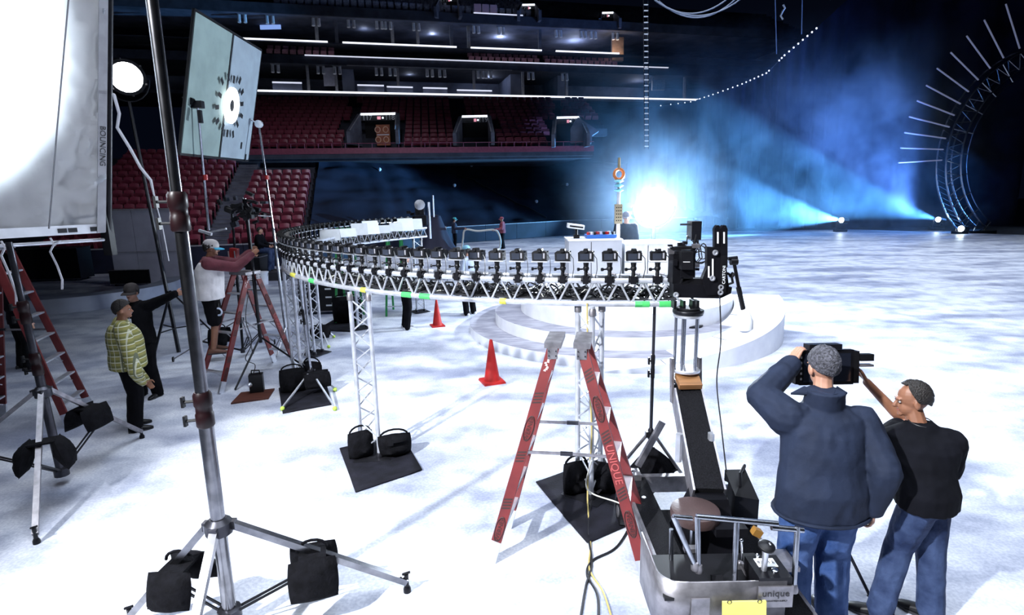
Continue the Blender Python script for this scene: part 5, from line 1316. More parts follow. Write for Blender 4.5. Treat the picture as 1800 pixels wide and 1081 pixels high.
# red device and white tub on the ladder
c = D(412, 462, 9.35); t = thing('red_tool', 'red clamp frame held by the technician on the ladder', 'tool', c)
m = MB(); m.box(c+V((0, 0, .05)), (.12, .1, .38), Matrix.Rotation(.15, 3, 'Y')); m.build('body', REDD, t)
for s_ in (-.05, .05): m = MB(); m.tube(c+V((s_, -.06, -.12)), c+V((s_, -.06, .2)), .012); m.build('rod', ALU, t)
c = G(463, 500); t = thing('white_bucket', 'white plastic bucket on the floor beyond the ladder', 'bucket', c)
m = MB(); m.lathe([(.17, 0), (.2, .42), (.215, .42), (.215, .46)], c, 20); m.build('pail', WHT, t)
m = MB(); m.path([c+V((.21*math.cos(a), -.02-.03*math.sin(a), .4-.22*math.sin(a))) for a in [math.pi*i/10 for i in range(11)]], .006); m.build('bail', DALU, t)

# white bounce cards clipped inside the far arc and green ladders
cardm = mat('white_card', (.80, .83, .85), .7, var=.04)
for i, (px, py, w_, h_) in enumerate(((580, 413, .40, .24), (612, 409, .34, .18), (632, 403, .34, .26), (652, 400, .36, .30), (674, 403, .28, .18), (696, 399, .28, .20), (713, 395, .36, .30), (731, 394, .30, .26))):
    Y = 11.7+.26*i; c = D(px, py, Y)
    t = thing('bounce_card', 'white bounce card inside the far arc, %s from the outermost curve' % nth(i+1), 'card', c+V((0, 0, -h_/2)), group='white cards inside the ring')
    yw = Matrix.Rotation(.45+random.uniform(-.2, .2), 3, 'Z') @ Matrix.Rotation(-.35, 3, 'X')
    m = MB(); m.box(c, (w_, .015, h_), yw); m.build('sheet', cardm, t, smooth=0)
    m = MB(); m.tube(c+yw @ V((0, .02, -h_*.4)), rp(math.radians(168-3.6*i), RI, ZB), .012, n=6); m.build('clip_rod', DALU, t)
GRN = mat('green_fibreglass', (.03, .30, .08), .5)
for i, (px, yt, Y) in enumerate(((692, 405, 14.6), (604, 404, 13.9))):
    tp = D(px, yt, Y); z = tp.z
    t = thing('green_stepladder', ['green stepladder standing under the white cards near the ring end', 'green stepladder standing under the white cards near the outer curve'][i], 'ladder', V((tp.x, tp.y, 0)), group='green ladders')
    for sx in (-.16, .16):
        for sy in (-.45, .45):
            m = MB(); m.bar(V((tp.x+sx*1.4, tp.y+sy, 0)), V((tp.x+sx, tp.y+sy*.12, z)), .05, .03); m.build('rail', GRN, t, smooth=0)
    for k in range(5):
        f = (k+.7)/6; m = MB(); m.bar(V((tp.x-.2, tp.y-.45*(1-.88*f), z*f)), V((tp.x+.2, tp.y-.45*(1-.88*f), z*f)), .07, .02); m.build('step', ALU, t, smooth=0)
    m = MB(); m.box(V((tp.x, tp.y, z+.02)), (.42, .2, .05)); m.build('cap', GRN, t)

# ================================================================== ARCH, FLOOR LAMPS, RIGGING
AY = 36.0; AC = D(1850, 270, AY); AR = 180/1000*AC.y/math.cos(PITCH)*.985
ar = thing('arch_truss', 'huge circular lattice arch with radiating light rods at the dark end', 'arch', G(1735, 412))
def ap(a, r, dy=0.): return V((AC.x-r*math.cos(a), AC.y+dy, AC.z+r*math.sin(a)))
a_lo, a_hi = math.radians(-52), math.radians(100); n = 46
for r, dy in ((AR, 0), (AR*.86, 0), (AR, .8), (AR*.86, .8)):
    m = MB(); m.path([ap(lerp(a_lo, a_hi, i/n), r, dy) for i in range(n+1)], .055, n=6); m.build('chord', STEEL, ar)
m = MB(); m.path([ap(lerp(a_lo, a_hi, i/n), AR*.80, 0) for i in range(n+1)], .035, n=5); m.build('inner_tube', STEEL, ar)
for i in range(n):
    a = lerp(a_lo, a_hi, i/n); b = lerp(a_lo, a_hi, (i+1)/n)
    m = MB(); m.tube(ap(a, AR if i % 2 else AR*.86), ap(b, AR*.86 if i % 2 else AR), .03, n=5, cap=False); m.build('brace', STEEL, ar)
    m = MB(); m.tube(ap(a, AR, 0), ap(b, AR, .8), .025, n=5, cap=False); m.build('brace', STEEL, ar)
    if i % 4 == 0:
        m = MB(); m.tube(ap(a, AR), ap(a, AR*.80), .035, n=5); m.build('gusset', STEEL, ar)
RODM = mat('rod_light', (.30, .32, .45), .4, emit=.22)
for x, y in ((1579, 286), (1583, 260), (1590, 233), (1598, 205), (1612, 177), (1628, 150), (1647, 120), (1671, 92), (1699, 63), (1730, 35), (1768, 7), (1805, -15)):
    p = D(x, y, AY); d = (AC-p); q = AC-d.normalized()*AR*1.04
    m = MB(); m.tube(p, q, .045, n=6); m.build('light_rod', RODM, ar)
m = MB(); c = ap(a_lo, AR*.93, .4); m.box(V((c.x, c.y, c.z/2)), (1.5, 1.4, max(.3, c.z))); m.build('foot_box', BLKM, ar)
def floor_lamp(label, px, py, Y, aim, col, en, ang):
    c = D(px, py, Y); b = V((c.x, c.y, 0)); t = thing('stage_floor_lamp', label, 'lamp', b)
    d = (V(aim)-c).normalized()
    m = MB(); m.box(b+V((0, .1, .08)), (.7, .5, .16)); m.build('base', BLKM, t)
    for s_ in (-1, 1): m = MB(); m.bar(b+V((.28*s_, .1, .1)), b+V((.28*s_, .1, max(.3, c.z))), .06, .05); m.build('yoke', BLKM, t, smooth=0)
    m = MB(); m.lathe([(.12, -.45), (.2, -.4), (.22, 0), (.17, 0)], c, 16, d); m.build('head', BLKM, t)
    m = MB(); m.ell(c+d*.02, (.17, .17, .17), 14, 8); m.build('lens', emis('floor_lamp_glow', (.75, .9, 1), 40), t)
    light('floor_lamp_light', 'SPOT', c+d*.25, c+d*10, en, col, spot_size=math.radians(ang), spot_blend=.35, shadow_soft_size=.1)
floor_lamp('low stage lamp throwing a blue beam along the floor edge', 1480, 387, 39.0, D(1235, 355, 37.5), (.16, .50, 1.0), 90000, 34)
floor_lamp('low stage lamp behind, its blue beam crossing toward the bright lamp', 1650, 386, 39.5, D(1380, 318, 38.5), (.14, .46, 1.0), 100000, 28)
floor_lamp('small white stage lamp beside the foot of the arch', 1690, 402, 35.5, D(1640, 395, 35.0), (.6, .8, 1.0), 300, 60)
floor_lamp('stage lamp beyond the arch lighting blue haze', 1830, 340, 39.5, D(1705, 345, 38.0), (.10, .34, 1.0), 14000, 44)
# hanging cable ladder
cl = thing('cable_ladder', 'thin wire rope ladder hanging from the roof above the bright lamp', 'rope ladder', D(1135, 262, 30))
p0 = D(1131, -60, 30); p1 = D(1133, 262, 30); q0 = D(1139, -60, 30); q1 = D(1140, 262, 30)
for a, b in ((p0, p1), (q0, q1)): m = MB(); m.tube(a, b, .02, n=5); m.build('wire', STEEL, cl)
for i in range(32):
    f = (i+.5)/32; m = MB(); m.tube(p0.lerp(p1, f), q0.lerp(q1, f), .03, n=5); m.build('rung', mat('glowing_rung', (.6, .65, .75), .4, emit=.12), cl)  # rungs emit a little, in place of light falling on them
for k, (x0, y0, x1, y1, sag, lab) in enumerate(((1150, -8, 1325, -30, 38, 'lowest swagged rigging cable under the roof'), (1152, -8, 1300, -30, 34, 'upper swagged rigging cable under the roof'), (1158, -6, 1315, -34, 42, 'thin swagged rigging cable under the roof'))):
    m = MB(); m.path([D(lerp(x0, x1, i/16), lerp(y0, y1, i/16)+sag*4*(i/16)*(1-i/16)+8, 30+.2*k) for i in range(17)], .035, n=5); tag(m.build('rigging_cable', mat('blue_grey_cable', (.25, .30, .42), .5)), lab, 'cable', 'swagged cables under the roof')
for x0, x1, y1, lab in ((1361, 1365, 95, 'hanging wire left of the roof motor'), (1411, 1409, 60, 'hanging wire right of the roof motor')):
    m = MB(); m.tube(D(x0, -60, 40), D(x1, y1, 40), .03, n=5); tag(m.build('hanging_wire', mat('blue_grey_cable', (.25, .30, .42), .5)), lab, 'wire')
c = D(1376, 18, 36); t = thing('chain_hook', 'pale chain hook hanging from the roof', 'hook', c)
m = MB(); m.tube(c+V((0, 0, 3)), c+V((0, 0, .3)), .03); m.build('chain', STEEL, t)
m = MB(); m.path([c+V((0, 0, .3)), c+V((.12, 0, .1)), c+V((.0, 0, -.05)), c+V((-.1, 0, -.3)), c+V((.05, 0, -.5))], .05); m.build('hook', WHT, t)
# ================================================================== PEOPLE
def solidify(m, name, mt, parent, voxel, smooth=4, wrinkle=0., wscale=9., label=None):
    """fuse overlapping volumes into one continuous skin"""
    me = m.mesh(name, mt, 0); o = bpy.data.objects.new('tmp', me); scn.collection.objects.link(o)
    md = o.modifiers.new('r', 'REMESH'); md.mode = 'VOXEL'; md.voxel_size = voxel
    sm = o.modifiers.new('s', 'SMOOTH'); sm.factor = .5; sm.iterations = smooth
    bpy.context.view_layer.update()
    me2 = bpy.data.meshes.new_from_object(o.evaluated_get(bpy.context.evaluated_depsgraph_get()))
    bpy.data.objects.remove(o); me2.name = name
    if wrinkle:
        nr = [v.normal.copy() for v in me2.vertices]
        for v, n in zip(me2.vertices, nr):
            p = V((v.co.x*wscale, v.co.y*wscale, v.co.z*wscale*.55))
            f = 1-abs(noise.noise(p))*2.2
            v.co += n*(wrinkle*(f*.7+.5*noise.noise(p*2.3)))
    if not me2.materials: me2.materials.append(mt)
    me2.polygons.foreach_set('use_smooth', [True]*len(me2.polygons)); me2.update()
    ob = link(name, me2, parent)
    if label: ob['label'] = label
    return ob
def capsule(m, pts, rs, n=10):
    pts = [V(p) for p in pts]
    # subdivide with smooth radii
    P, R = [], []
    for i in range(len(pts)-1):
        for k in range(4):
            t = k/4; P.append(pts[i].lerp(pts[i+1], t)); R.append(lerp(rs[i], rs[i+1], t))
    P.append(pts[-1]); R.append(rs[-1])
    m.path(P, R, n=n)
    for p, r in zip(pts, rs): m.ell(p, (r, r, r), n, 6)
def oval_loft(m, secs, n=18):
    """secs: (centre, side axis vec, front axis vec)"""
    m.loft([[c+a*math.cos(k*math.tau/n)+b*math.sin(k*math.tau/n) for k in range(n)] for c, a, b in secs])
def hand(m, w, d, nrm, side, s=1., curl=.5, r=.0092):
    """w wrist, d finger direction, nrm palm normal, side thumb side"""
    d = V(d).normalized(); nrm = V(nrm); nrm = (nrm-d*nrm.dot(d)).normalized(); side = V(side); side = (side-d*side.dot(d)-nrm*side.dot(nrm)).normalized()
    for k in range(4):
        off = side*(.030-.020*k)*s
        capsule(m, [w+d*.005*s+off*.55, w+d*.085*s+off], [.016*s, .0125*s], 8)
    for k, L in enumerate((.070, .080, .075, .058)):
        p = w+d*.088*s+side*(.030-.020*k)*s; a = 0; pts = [p]
        for j in range(3):
            a += curl*(.6+.3*j); p = p+(d*math.cos(a)+nrm*math.sin(a))*(L*s*(.45, .32, .25)[j]); pts.append(p)
        capsule(m, pts, [r*1.08*s, r*s, r*.95*s, r*.8*s], 7)
    p = w+d*.025*s+side*.026*s; q = p+(side*.9+d*.6+nrm*.35).normalized()*.045*s; q2 = q+(d*.95+nrm*(.3+.4*curl)).normalized()*.032*s; q3 = q2+(d*.8+nrm*(.5+.4*curl)).normalized()*.024*s
    capsule(m, [p, q, q2, q3], [.016*s, .0125*s, r*1.1*s, r*.9*s], 7)

def person(label, base, yaw, s=1.0, W=None, head_yaw=0., head_pitch=0., skin=SKIN, top=TEE, bottom=BPANT, shoes=BLK, hair=HAIRD, cap=None, cap_brim=None, sleeve=1.0, bulk=1.0, voxel=.014, hands=None, shorts=False, jacket=False, sleeves_mat=None, wr=.006, bald=False, lean=0., hs=1.0, baggy=.4):
    R = Matrix.Rotation(yaw, 3, 'Z'); base = V(base)
    t = thing('person', label, 'person', base)
    def L2W(p): return base+R @ (V(p)*s)
    J = dict(pel=(0, 0, .95), wai=(0, .01+lean*.25, 1.10), che=(0, .0+lean*.6, 1.32), nek=(0, -.02+lean, 1.47), hed=(0, .035+lean*1.1, 1.625),
             shL=(-.185*bulk**.5, -.01+lean*.9, 1.415), shR=(.185*bulk**.5, -.01+lean*.9, 1.415), elL=(-.25, -.02, 1.13), elR=(.25, -.02, 1.13), wrL=(-.26, .06, .89), wrR=(.26, .06, .89),
             hiL=(-.095, 0, .93), hiR=(.095, 0, .93), knL=(-.115, .03, .50), knR=(.115, .03, .50), anL=(-.13, -.03, .085), anR=(.13, -.03, .085))
    J = {k: L2W(v) for k, v in J.items()}
    for k, v in (W or {}).items(): J[k] = V(v)
    if W and 'nek' in W:
        J['che'] = J['pel'].lerp(J['nek'], .70); J['wai'] = J['pel'].lerp(J['nek'], .29)
    fwd = R @ V((0, 1, 0)); rgt = R @ V((1, 0, 0)); up = V((0, 0, 1))
    sr = (J['shR']-J['shL']); sr.z = 0; sr.normalize(); sf_ = V((-sr.y, sr.x, 0))
    HR = R @ Matrix.Rotation(head_yaw, 3, 'Z') @ Matrix.Rotation(head_pitch, 3, 'X')
    hc = J['hed']
    # ---- body
    m = MB()
    capsule(m, [J['nek']-up*.05*s, hc-up*.06*s-HR @ V((0, .01, 0))*s*hs], [.062*s, .056*s])
    m.ell(hc+HR @ V((0, -.012, .025))*s*hs, (.074*s*hs, .094*s*hs, .098*s*hs), 16, 12, HR)
    m.ell(hc+HR @ V((0, .022, -.048))*s*hs, (.056*s*hs, .066*s*hs, .066*s*hs), 14, 10, HR)
    m.ell(hc+HR @ V((0, .072, -.088))*s*hs, (.026*s*hs, .02*s*hs, .02*s*hs), 8, 6, HR)
    capsule(m, [hc+HR @ V((0, .082, .008))*s*hs, hc+HR @ V((0, .103, -.030))*s*hs], [.010*s, .015*s], 8)
    m.ell(hc+HR @ V((0, .080, .022))*s*hs, (.05*s*hs, .016*s*hs, .012*s*hs), 10, 6, HR)
    for sx in (-1, 1): m.ell(hc+HR @ V((sx*.077, -.008, -.012))*s*hs, (.012*s*hs, .022*s*hs, .034*s*hs), 8, 6, HR)
    oval_loft(m, [(J['pel']-up*.08*s, rgt*.13*s, fwd*.10*s), (J['wai'], rgt*.13*s, fwd*.095*s), (J['che'], sr*.15*s, sf_*.10*s), (J['nek']-up*.03*s, sr*.09*s, sf_*.07*s)])
    for c_ in 'LR':
        capsule(m, [J['sh'+c_], J['el'+c_], J['wr'+c_]], [.052*s, .043*s, .029*s])
        capsule(m, [J['hi'+c_], J['kn'+c_], J['an'+c_]], [.082*s, .056*s, .040*s])
        h = (hands or {}).get(c_)
        fa = (J['wr'+c_]-J['el'+c_]).normalized()
        if h is None:
            inn = rgt*(1 if c_ == 'L' else -1); hand(m, J['wr'+c_], fa, inn*.9+fwd*.1, fwd, s, .45)
        else: hand(m, J['wr'+c_], h[0], h[1], h[2], s, h[3] if len(h) > 3 else .5)
    solidify(m, 'body', skin, t, voxel*.55 if voxel < .012 else voxel*.75, 2)
    # eyes, mouth
    for sx in (-1, 1):
        m = MB(); m.ell(hc+HR @ V((sx*.030, .079, .002))*s*hs, (.013*s*hs, .009*s*hs, .008*s*hs), 8, 6, HR); e_ = m.build('eye', EYEW, t)
        m = MB(); m.ell(hc+HR @ V((sx*.030, .087, .002))*s*hs, (.006*s*hs, .003*s*hs, .006*s*hs), 8, 5, HR); m.build('iris', BLK, e_)
    m = MB(); m.ell(hc+HR @ V((0, .083, -.062))*s*hs, (.022*s*hs, .008*s*hs, .006*s*hs), 8, 5, HR); m.build('mouth', LIPS, t)
    # hair
    if hair is not None:
        m = MB(); nU, nV = 40, 20
        def hp(u, v, g=1.):
            a = u*math.tau; sn = math.sin(a); lim = math.radians(98-38*sn if sn < 0 else 98-38*sn)
            if bald: lim = math.radians(96-30*sn if sn < 0 else 96-62*min(1, sn*1.6))
            lim += .16*noise.noise(V((math.cos(a)*4, math.sin(a)*4, hc.x)))+.10*noise.noise(V((math.cos(a)*11, math.sin(a)*11, hc.y)))
            th = v*lim
            d = V((math.sin(th)*math.cos(a), math.sin(th)*math.sin(a), math.cos(th)))
            k = 1+(.05*noise.noise(d*6+hc)+.035*noise.noise(d*15+hc))*(1.5 if hair is HAIRG else 1)
            return hc+HR @ V((d.x*.081*k, d.y*.102*k-.013, d.z*.104*k+.026))*s*1.0
        m.grid(hp, nU, nV)
        ho = m.build('hair', hair, t); md = ho.modifiers.new('t', 'SOLIDIFY'); md.thickness = .012*s; md.offset = -.8
    if cap is not None:
        m = MB(); nn = 16
        prof = [(1.0, -.01), (1.0, .03), (.93, .07), (.72, .103), (.38, .12), (0, .125)]
        for r_, h_ in prof: pass
        rings = [[hc+HR @ V((.092*r_*math.cos(a), .114*r_*math.sin(a)-.008, h_+.018))*s*hs for a in [k*math.tau/nn for k in range(nn)]] for r_, h_ in prof[:-1]]
        rings.append([hc+HR @ V((.004*math.cos(k*math.tau/nn), .004*math.sin(k*math.tau/nn), .143))*s*hs for k in range(nn)])
        m.loft(rings); co = m.build('cap', cap, t)
        m = MB()
        def br(u, v):
            a = math.radians(20+140*u); r0 = V((.092*math.cos(a), .114*math.sin(a)-.008, .012)); 
            return hc+HR @ (r0+V((.02*math.cos(a)*v, .075*v*math.sin(a), -.018*v*v-.012*v*abs(math.cos(a)))))*s*hs
        m.grid(br, 10, 4); b_ = m.build('brim', cap_brim or cap, co); md = b_.modifiers.new('t', 'SOLIDIFY'); md.thickness = .006
    # ---- top garment
    m = MB(); k = bulk
    hem = .80 if jacket else .86
    hemc = base+R @ (V((0, 0, hem))*s)+(J['pel']-L2W((0, 0, .95)))
    fl_ = 1.06 if jacket else 1.0
    oval_loft(m, [(hemc, rgt*.195*s*k*fl_, fwd*.150*s*k), (J['pel']+up*.02*s, rgt*.190*s*k*fl_, fwd*.150*s*k), (J['wai'], rgt*.178*s*k*fl_, fwd*.142*s*k), (J['wai'].lerp(J['che'], .5), (rgt+sr).normalized()*.182*s*k, (fwd+sf_).normalized()*.145*s*k),
                  (J['che'], sr*.195*s*k**.7, sf_*.145*s*k**.8), (J['che'].lerp(J['nek'], .55), sr*.205*s*k**.5, sf_*.120*s*k**.6), (J['nek']-up*.02*s, sr*.135*s, sf_*.095*s), (J['nek']+up*.025*s, sr*.075*s, sf_*.07*s)], 22)
    if sleeves_mat is None: ms = m
    else: ms = MB()
    for c_ in 'LR':
        sh, el, wr_ = J['sh'+c_], J['el'+c_], J['wr'+c_]
        g = (1.35 if jacket else 1.1)*k**.35
        capsule(ms, [sh.lerp(J['che'], .3)+up*.02*s, sh], [.085*s*k**.4, .078*s*g])
        if sleeve >= .99: capsule(ms, [sh, sh.lerp(el, .6), el, wr_.lerp(el, .02)], [.078*s*g, .068*s*g, .062*s*g, .044*s*g])
        else: capsule(ms, [sh, sh.lerp(el, sleeve*2)], [.080*s*g, .068*s*g])
        if sleeves_mat is not None: oval_loft(ms, [(J['che'].lerp(J['nek'], .35), sr*.212*s*k**.5, sf_*.135*s*k**.6), (J['nek']-up*.015*s, sr*.145*s, sf_*.103*s), (J['nek']+up*.035*s, sr*.08*s, sf_*.078*s)])
    if jacket:
        cn = J['nek']+up*.02*s
        oval_loft(m, [(cn-up*.05*s, sr*.12*s, sf_*.105*s), (cn+up*.03*s-sf_*.01*s, sr*.108*s, sf_*.105*s), (cn+up*.065*s-sf_*.015*s, sr*.112*s, sf_*.108*s)])
    solidify(m, 'jacket' if jacket else 'shirt', top, t, voxel, 4, wr, 8 if jacket else 9)
    if sleeves_mat is not None: solidify(ms, 'sleeves', sleeves_mat, t, voxel, 4, wr, 9)
    if jacket:
        m = MB(); cn = J['nek']+up*.02*s
        for sg in (-1, 1):   # turned-out collar wings
            a_ = cn+sr*.09*s*sg-sf_*.04*s+up*.05*s; b_ = cn+sr*.175*s*sg+sf_*.06*s+up*.012*s
            m.slab([cn-sf_*.10*s+up*.055*s, a_, b_, cn+sr*.10*s*sg+sf_*.05*s+up*.06*s] if sg > 0 else [cn+sr*.10*s*sg+sf_*.05*s+up*.06*s, b_, a_, cn-sf_*.10*s+up*.055*s], up, .014)
        m.build('collar', top, t)
        m = MB(); pts = [hemc+(rgt*.2*s*k*fl_*math.cos(a)+fwd*.153*s*k*math.sin(a)) for a in [i*math.tau/28 for i in range(28)]]; m.path(pts, .012, n=6, closed=True); m.build('hem_band', top, t)
    # ---- trousers or shorts
    m = MB(); kb = k**baggy
    oval_loft(m, [(J['pel']-up*.13*s, rgt*.150*s*kb, fwd*.118*s*kb), (J['pel']-up*.03*s, rgt*.172*s*kb, fwd*.132*s*kb), (J['pel']+up*.08*s, rgt*.160*s*kb, fwd*.122*s*kb)])
    for c_ in 'LR':
        h, kn, an = J['hi'+c_], J['kn'+c_], J['an'+c_]
        if shorts: capsule(m, [h, h.lerp(kn, .92)], [.108*s*kb, .095*s*kb])
        else: capsule(m, [h, h.lerp(kn, .5), kn, kn.lerp(an, .5), an-up*.02*s], [.110*s*kb, .100*s*kb, .083*s*kb, .078*s*kb, .076*s*kb])
    solidify(m, 'shorts' if shorts else 'trousers', bottom, t, voxel, 4, wr*.9, 10)
    # ---- shoes
    for c_ in 'LR':
        an = J['an'+c_]; d = fwd; x = V((d.y, -d.x, 0)); g0 = V((an.x, an.y, an.z-.085*s))
        if W and ('toe'+c_) in W:
            d = (V(W['toe'+c_])-an); d.z = 0; d.normalize(); x = V((d.y, -d.x, 0))
        m = MB()
        secs = []
        for f, w_, h_ in ((-.085, .028, .06), (-.06, .038, .085), (0, .040, .10), (.06, .043, .075), (.13, .047, .055), (.175, .038, .042), (.20, .015, .03)):
            c = g0+d*f*s
            secs.append([c+x*w_*s*math.cos(a)+up*(h_*s*.5+h_*s*.5*max(-1, math.sin(a)*1.3 if math.sin(a) < 0 else math.sin(a))) for a in [i*math.tau/12 for i in range(12)]])
        m.loft(secs); so = m.build('shoe', shoes, t)
        m = MB(); m.loft([[c+up*.0 for c in [g0+d*f*s+x*w_*s*1.04, g0+d*f*s-x*w_*s*1.04, g0+d*f*s-x*w_*s*1.04+up*.018*s, g0+d*f*s+x*w_*s*1.04+up*.018*s]] for f, w_ in ((-.085, .030), (0, .042), (.13, .048), (.195, .025))]); m.build('sole', WEMB if shoes is WSHOE else DGREY, so)
    return t, J, HR
WSHOE = mat('pale_sneaker', (.55, .56, .6), .6, var=.2)

# man in navy jacket, seen from behind, left hand up on the monitor
pb = G(1424, 1092); b_ = V((pb.x, pb.y, 0))
hL = D(1392, 640, 4.02); hR = D(1528, 893, 3.62)
t10, J10, H10 = person('broad man in navy jacket and blue jeans holding a monitor up', b_, .02, 1.085, bulk=1.36, jacket=True, top=JACK, bottom=DENIM, hair=HAIRG, shoes=BLK, voxel=.010, lean=.10, wr=.009, hs=1.12, baggy=.75,
    head_pitch=-.25,
    W=dict(hed=D(1447, 645, 3.76), nek=D(1447, 708, 3.62), shL=D(1385, 735, 3.62), shR=D(1512, 745, 3.60), elL=D(1338, 695, 3.78), wrL=hL, elR=D(1556, 832, 3.36), wrR=D(1534, 892, 3.40), anL=V((b_.x-.13, b_.y-.02, .09)), anR=V((b_.x+.15, b_.y+.02, .09)), knL=V((b_.x-.13, b_.y+.04, .53)), knR=V((b_.x+.14, b_.y+.06, .53))),
    hands=dict(L=((.45, .3, .85), (.8, .3, -.3), (.1, .6, .6), .55), R=((.05, .15, -1), (-1, .2, 0), (.2, 1, 0), .75)))
# man in black tee
pb = G(1600, 1084); b_ = V((pb.x, pb.y, 0))
t11, J11, H11 = person('man in black tee and dark jeans pointing at the monitor', b_, .70, 1.03, bulk=1.18, top=TEE, bottom=DENIMD, hair=HAIRD, bald=True, shoes=BLK, voxel=.010, sleeve=.33, wr=.007, skin=SKIN2,
    head_yaw=.55, head_pitch=-.15,
    W=dict(hed=D(1603, 703, 3.72), nek=D(1618, 748, 3.66), shL=D(1552, 782, 3.72), shR=D(1672, 780, 3.58), elL=D(1590, 742, 4.0), wrL=D(1524, 672, 4.06), elR=D(1664, 850, 3.72), wrR=D(1580, 765, 4.02), anL=V((G(1545, 1085).x, G(1545, 1085).y, .09)), anR=V((b_.x+.12, b_.y-.02, .09)), toeL=G(1505, 1072), knL=V((b_.x-.10, b_.y+.06, .52)), knR=V((b_.x+.12, b_.y+.05, .52))),
    hands=dict(L=((-.45, .15, .85), (-.8, .3, -.3), (-.3, .3, .9), .5), R=((-.9, .1, .1), (0, .5, -.8), (0, .6, .6), .5)))
m = MB(); c = J11['nek']+V((0, 0, -.0)); m.path([c+V((.075*math.cos(a), .075*math.sin(a), .03+.012*math.sin(a))) for a in [i*math.tau/20 for i in range(20)]], .004, n=5, closed=True); m.build('necklace', CABLE, t11)
w_ = J11['wrR']; m = MB(); m.lathe([(.034, -.012), (.036, 0), (.034, .012)], w_+(J11['elR']-w_).normalized()*.04, 14, (J11['elR']-w_)); m.build('watch', BLK, t11)
# monitor held between them
mc = D(1450, 645, 4.06)
mo = thing('field_monitor', 'black field monitor held up by the man in the navy jacket', 'monitor', mc+V((0, 0, -.14)))
R_ = Matrix.Rotation(-.12, 3, 'X')
m = MB(); m.box(mc, (.40, .05, .26), R_); m.build('housing', BLKM, mo)
m = MB(); m.box(mc+R_ @ V((0, -.027, 0)), (.35, .004, .21), R_); m.build('screen', GLASS, mo, smooth=0)
for sx in (-1, 1):
    m = MB(); m.box(mc+R_ @ V((.215*sx, 0, 0)), (.04, .07, .24), R_); m.build('side_grip', BLK, mo)
m = MB(); m.box(mc+R_ @ V((-.02, 0, .155)), (.24, .09, .04), R_); m.build('top_module', BLKM, mo)
for dz in (.05, -.01):
    m = MB(); m.box(mc+R_ @ V((.29, -.01, dz+.02)), (.10, .06, .05 if dz > 0 else .015), R_); m.build('side_module', BLK if dz > 0 else DALU, mo)
for i in range(5):
    m = MB(); m.box(mc+R_ @ V((-.195, -.036, -.08+.04*i)), (.012, .004, .016), R_); m.build('button', GREY, mo, smooth=0)

# man in yellow plaid shirt
def plaid():
    m = bpy.data.materials.new('yellow_plaid'); m.use_nodes = True; nt = m.node_tree; N = nt.nodes; L = nt.links; b = N['Principled BSDF']
    tc = N.new('ShaderNodeTexCoord'); sp_ = N.new('ShaderNodeSeparateXYZ'); mp = N.new('ShaderNodeMapping'); mp.inputs['Rotation'].default_value = (0, .05, .1)
    L.new(tc.outputs['Object'], mp.inputs[0]); L.new(mp.outputs[0], sp_.inputs[0])
    def line(src, k, w_):
        a = N.new('ShaderNodeMath'); a.operation = 'MULTIPLY'; a.inputs[1].default_value = k; L.new(src, a.inputs[0])
        f = N.new('ShaderNodeMath'); f.operation = 'FRACT'; L.new(a.outputs[0], f.inputs[0])
        c = N.new('ShaderNodeMath'); c.operation = 'LESS_THAN'; c.inputs[1].default_value = w_; L.new(f.outputs[0], c.inputs[0]); return c.outputs[0]
    def mix(fac, a, c):
        x = N.new('ShaderNodeMix'); x.data_type = 'RGBA'; L.new(fac, x.inputs[0])
        if isinstance(a, tuple): x.inputs[6].default_value = a
        else: L.new(a, x.inputs[6])
        x.inputs[7].default_value = c; return x.outputs[2]
    c = mix(line(sp_.outputs[2], 13, .5), (.27, .25, .07, 1), (.16, .16, .05, 1))
    c = mix(line(sp_.outputs[0], 13, .16), c, (.45, .45, .33, 1)); c = mix(line(sp_.outputs[2], 13, .14), c, (.62, .62, .48, 1)); c = mix(line(sp_.outputs[0], 5, .08), c, (.12, .13, .08, 1))
    L.new(c, b.inputs['Base Color']); b.inputs['Roughness'].default_value = .85; return m
pb = G(243, 752)
person('man in yellow plaid shirt and black trousers seen from behind', (pb.x, pb.y, 0), -.95, 1.0, bulk=1.45, top=plaid(), bottom=BPANT, hair=HAIRD, skin=SKIN2, shoes=BLK, head_yaw=-.25, voxel=.014, wr=.005,
    W=dict(elR=D(238, 655, 6.95), wrR=D(250, 672, 7.2), elL=D(232, 640, 7.5), wrL=D(256, 668, 7.5)))
# man in black with cap, arm stretched to the stand
pb = G(262, 697); hS = D(309, 516, 8.35)
t2_, J2, H2 = person('man all in black with cap and badge reaching for the stand', (pb.x, pb.y, 0), math.pi-.1, 1.02, bulk=1.2, top=mat('black_shirt', (.004, .004, .0055), .9, spec=.12, var=.3, bump=.2), bottom=BPANT, hair=HAIRD, cap=mat('dark_brown_cap', (.035, .028, .028), .8), shoes=BLK, voxel=.014, head_yaw=.12, head_pitch=-.05,
    W=dict(wrL=hS, elL=D(283, 528, 8.45)), hands=dict(L=((1, .1, .1), (0, 1, 0), (0, 0, 1), .8)))
m = MB(); c = J2['che']+V((.02, -.21, -.10)); m.box(c, (.06, .006, .09)); m.build('badge', WEMB, t2_)
m = MB(); c2 = J2['nek']; m.path([c2+V((-.06, -.06, .0)), c2+V((-.03, -.16, -.12)), c+V((0, 0, .05)), c2+V((.05, -.16, -.1)), c2+V((.07, -.06, .0))], .004, n=4); m.build('lanyard', GREY, t2_)
m = MB(); hc = J2['hed']
for sx in (-1, 1): m.path([hc+H2 @ V((sx*.032+.024*math.cos(a), .099, .004+.016*math.sin(a))) for a in [i*math.tau/12 for i in range(12)]], .003, n=4, closed=True)
m.tube(hc+H2 @ V((-.01, .101, .006)), hc+H2 @ V((.01, .101, .006)), .003, n=4); m.build('glasses', BLK, t2_)
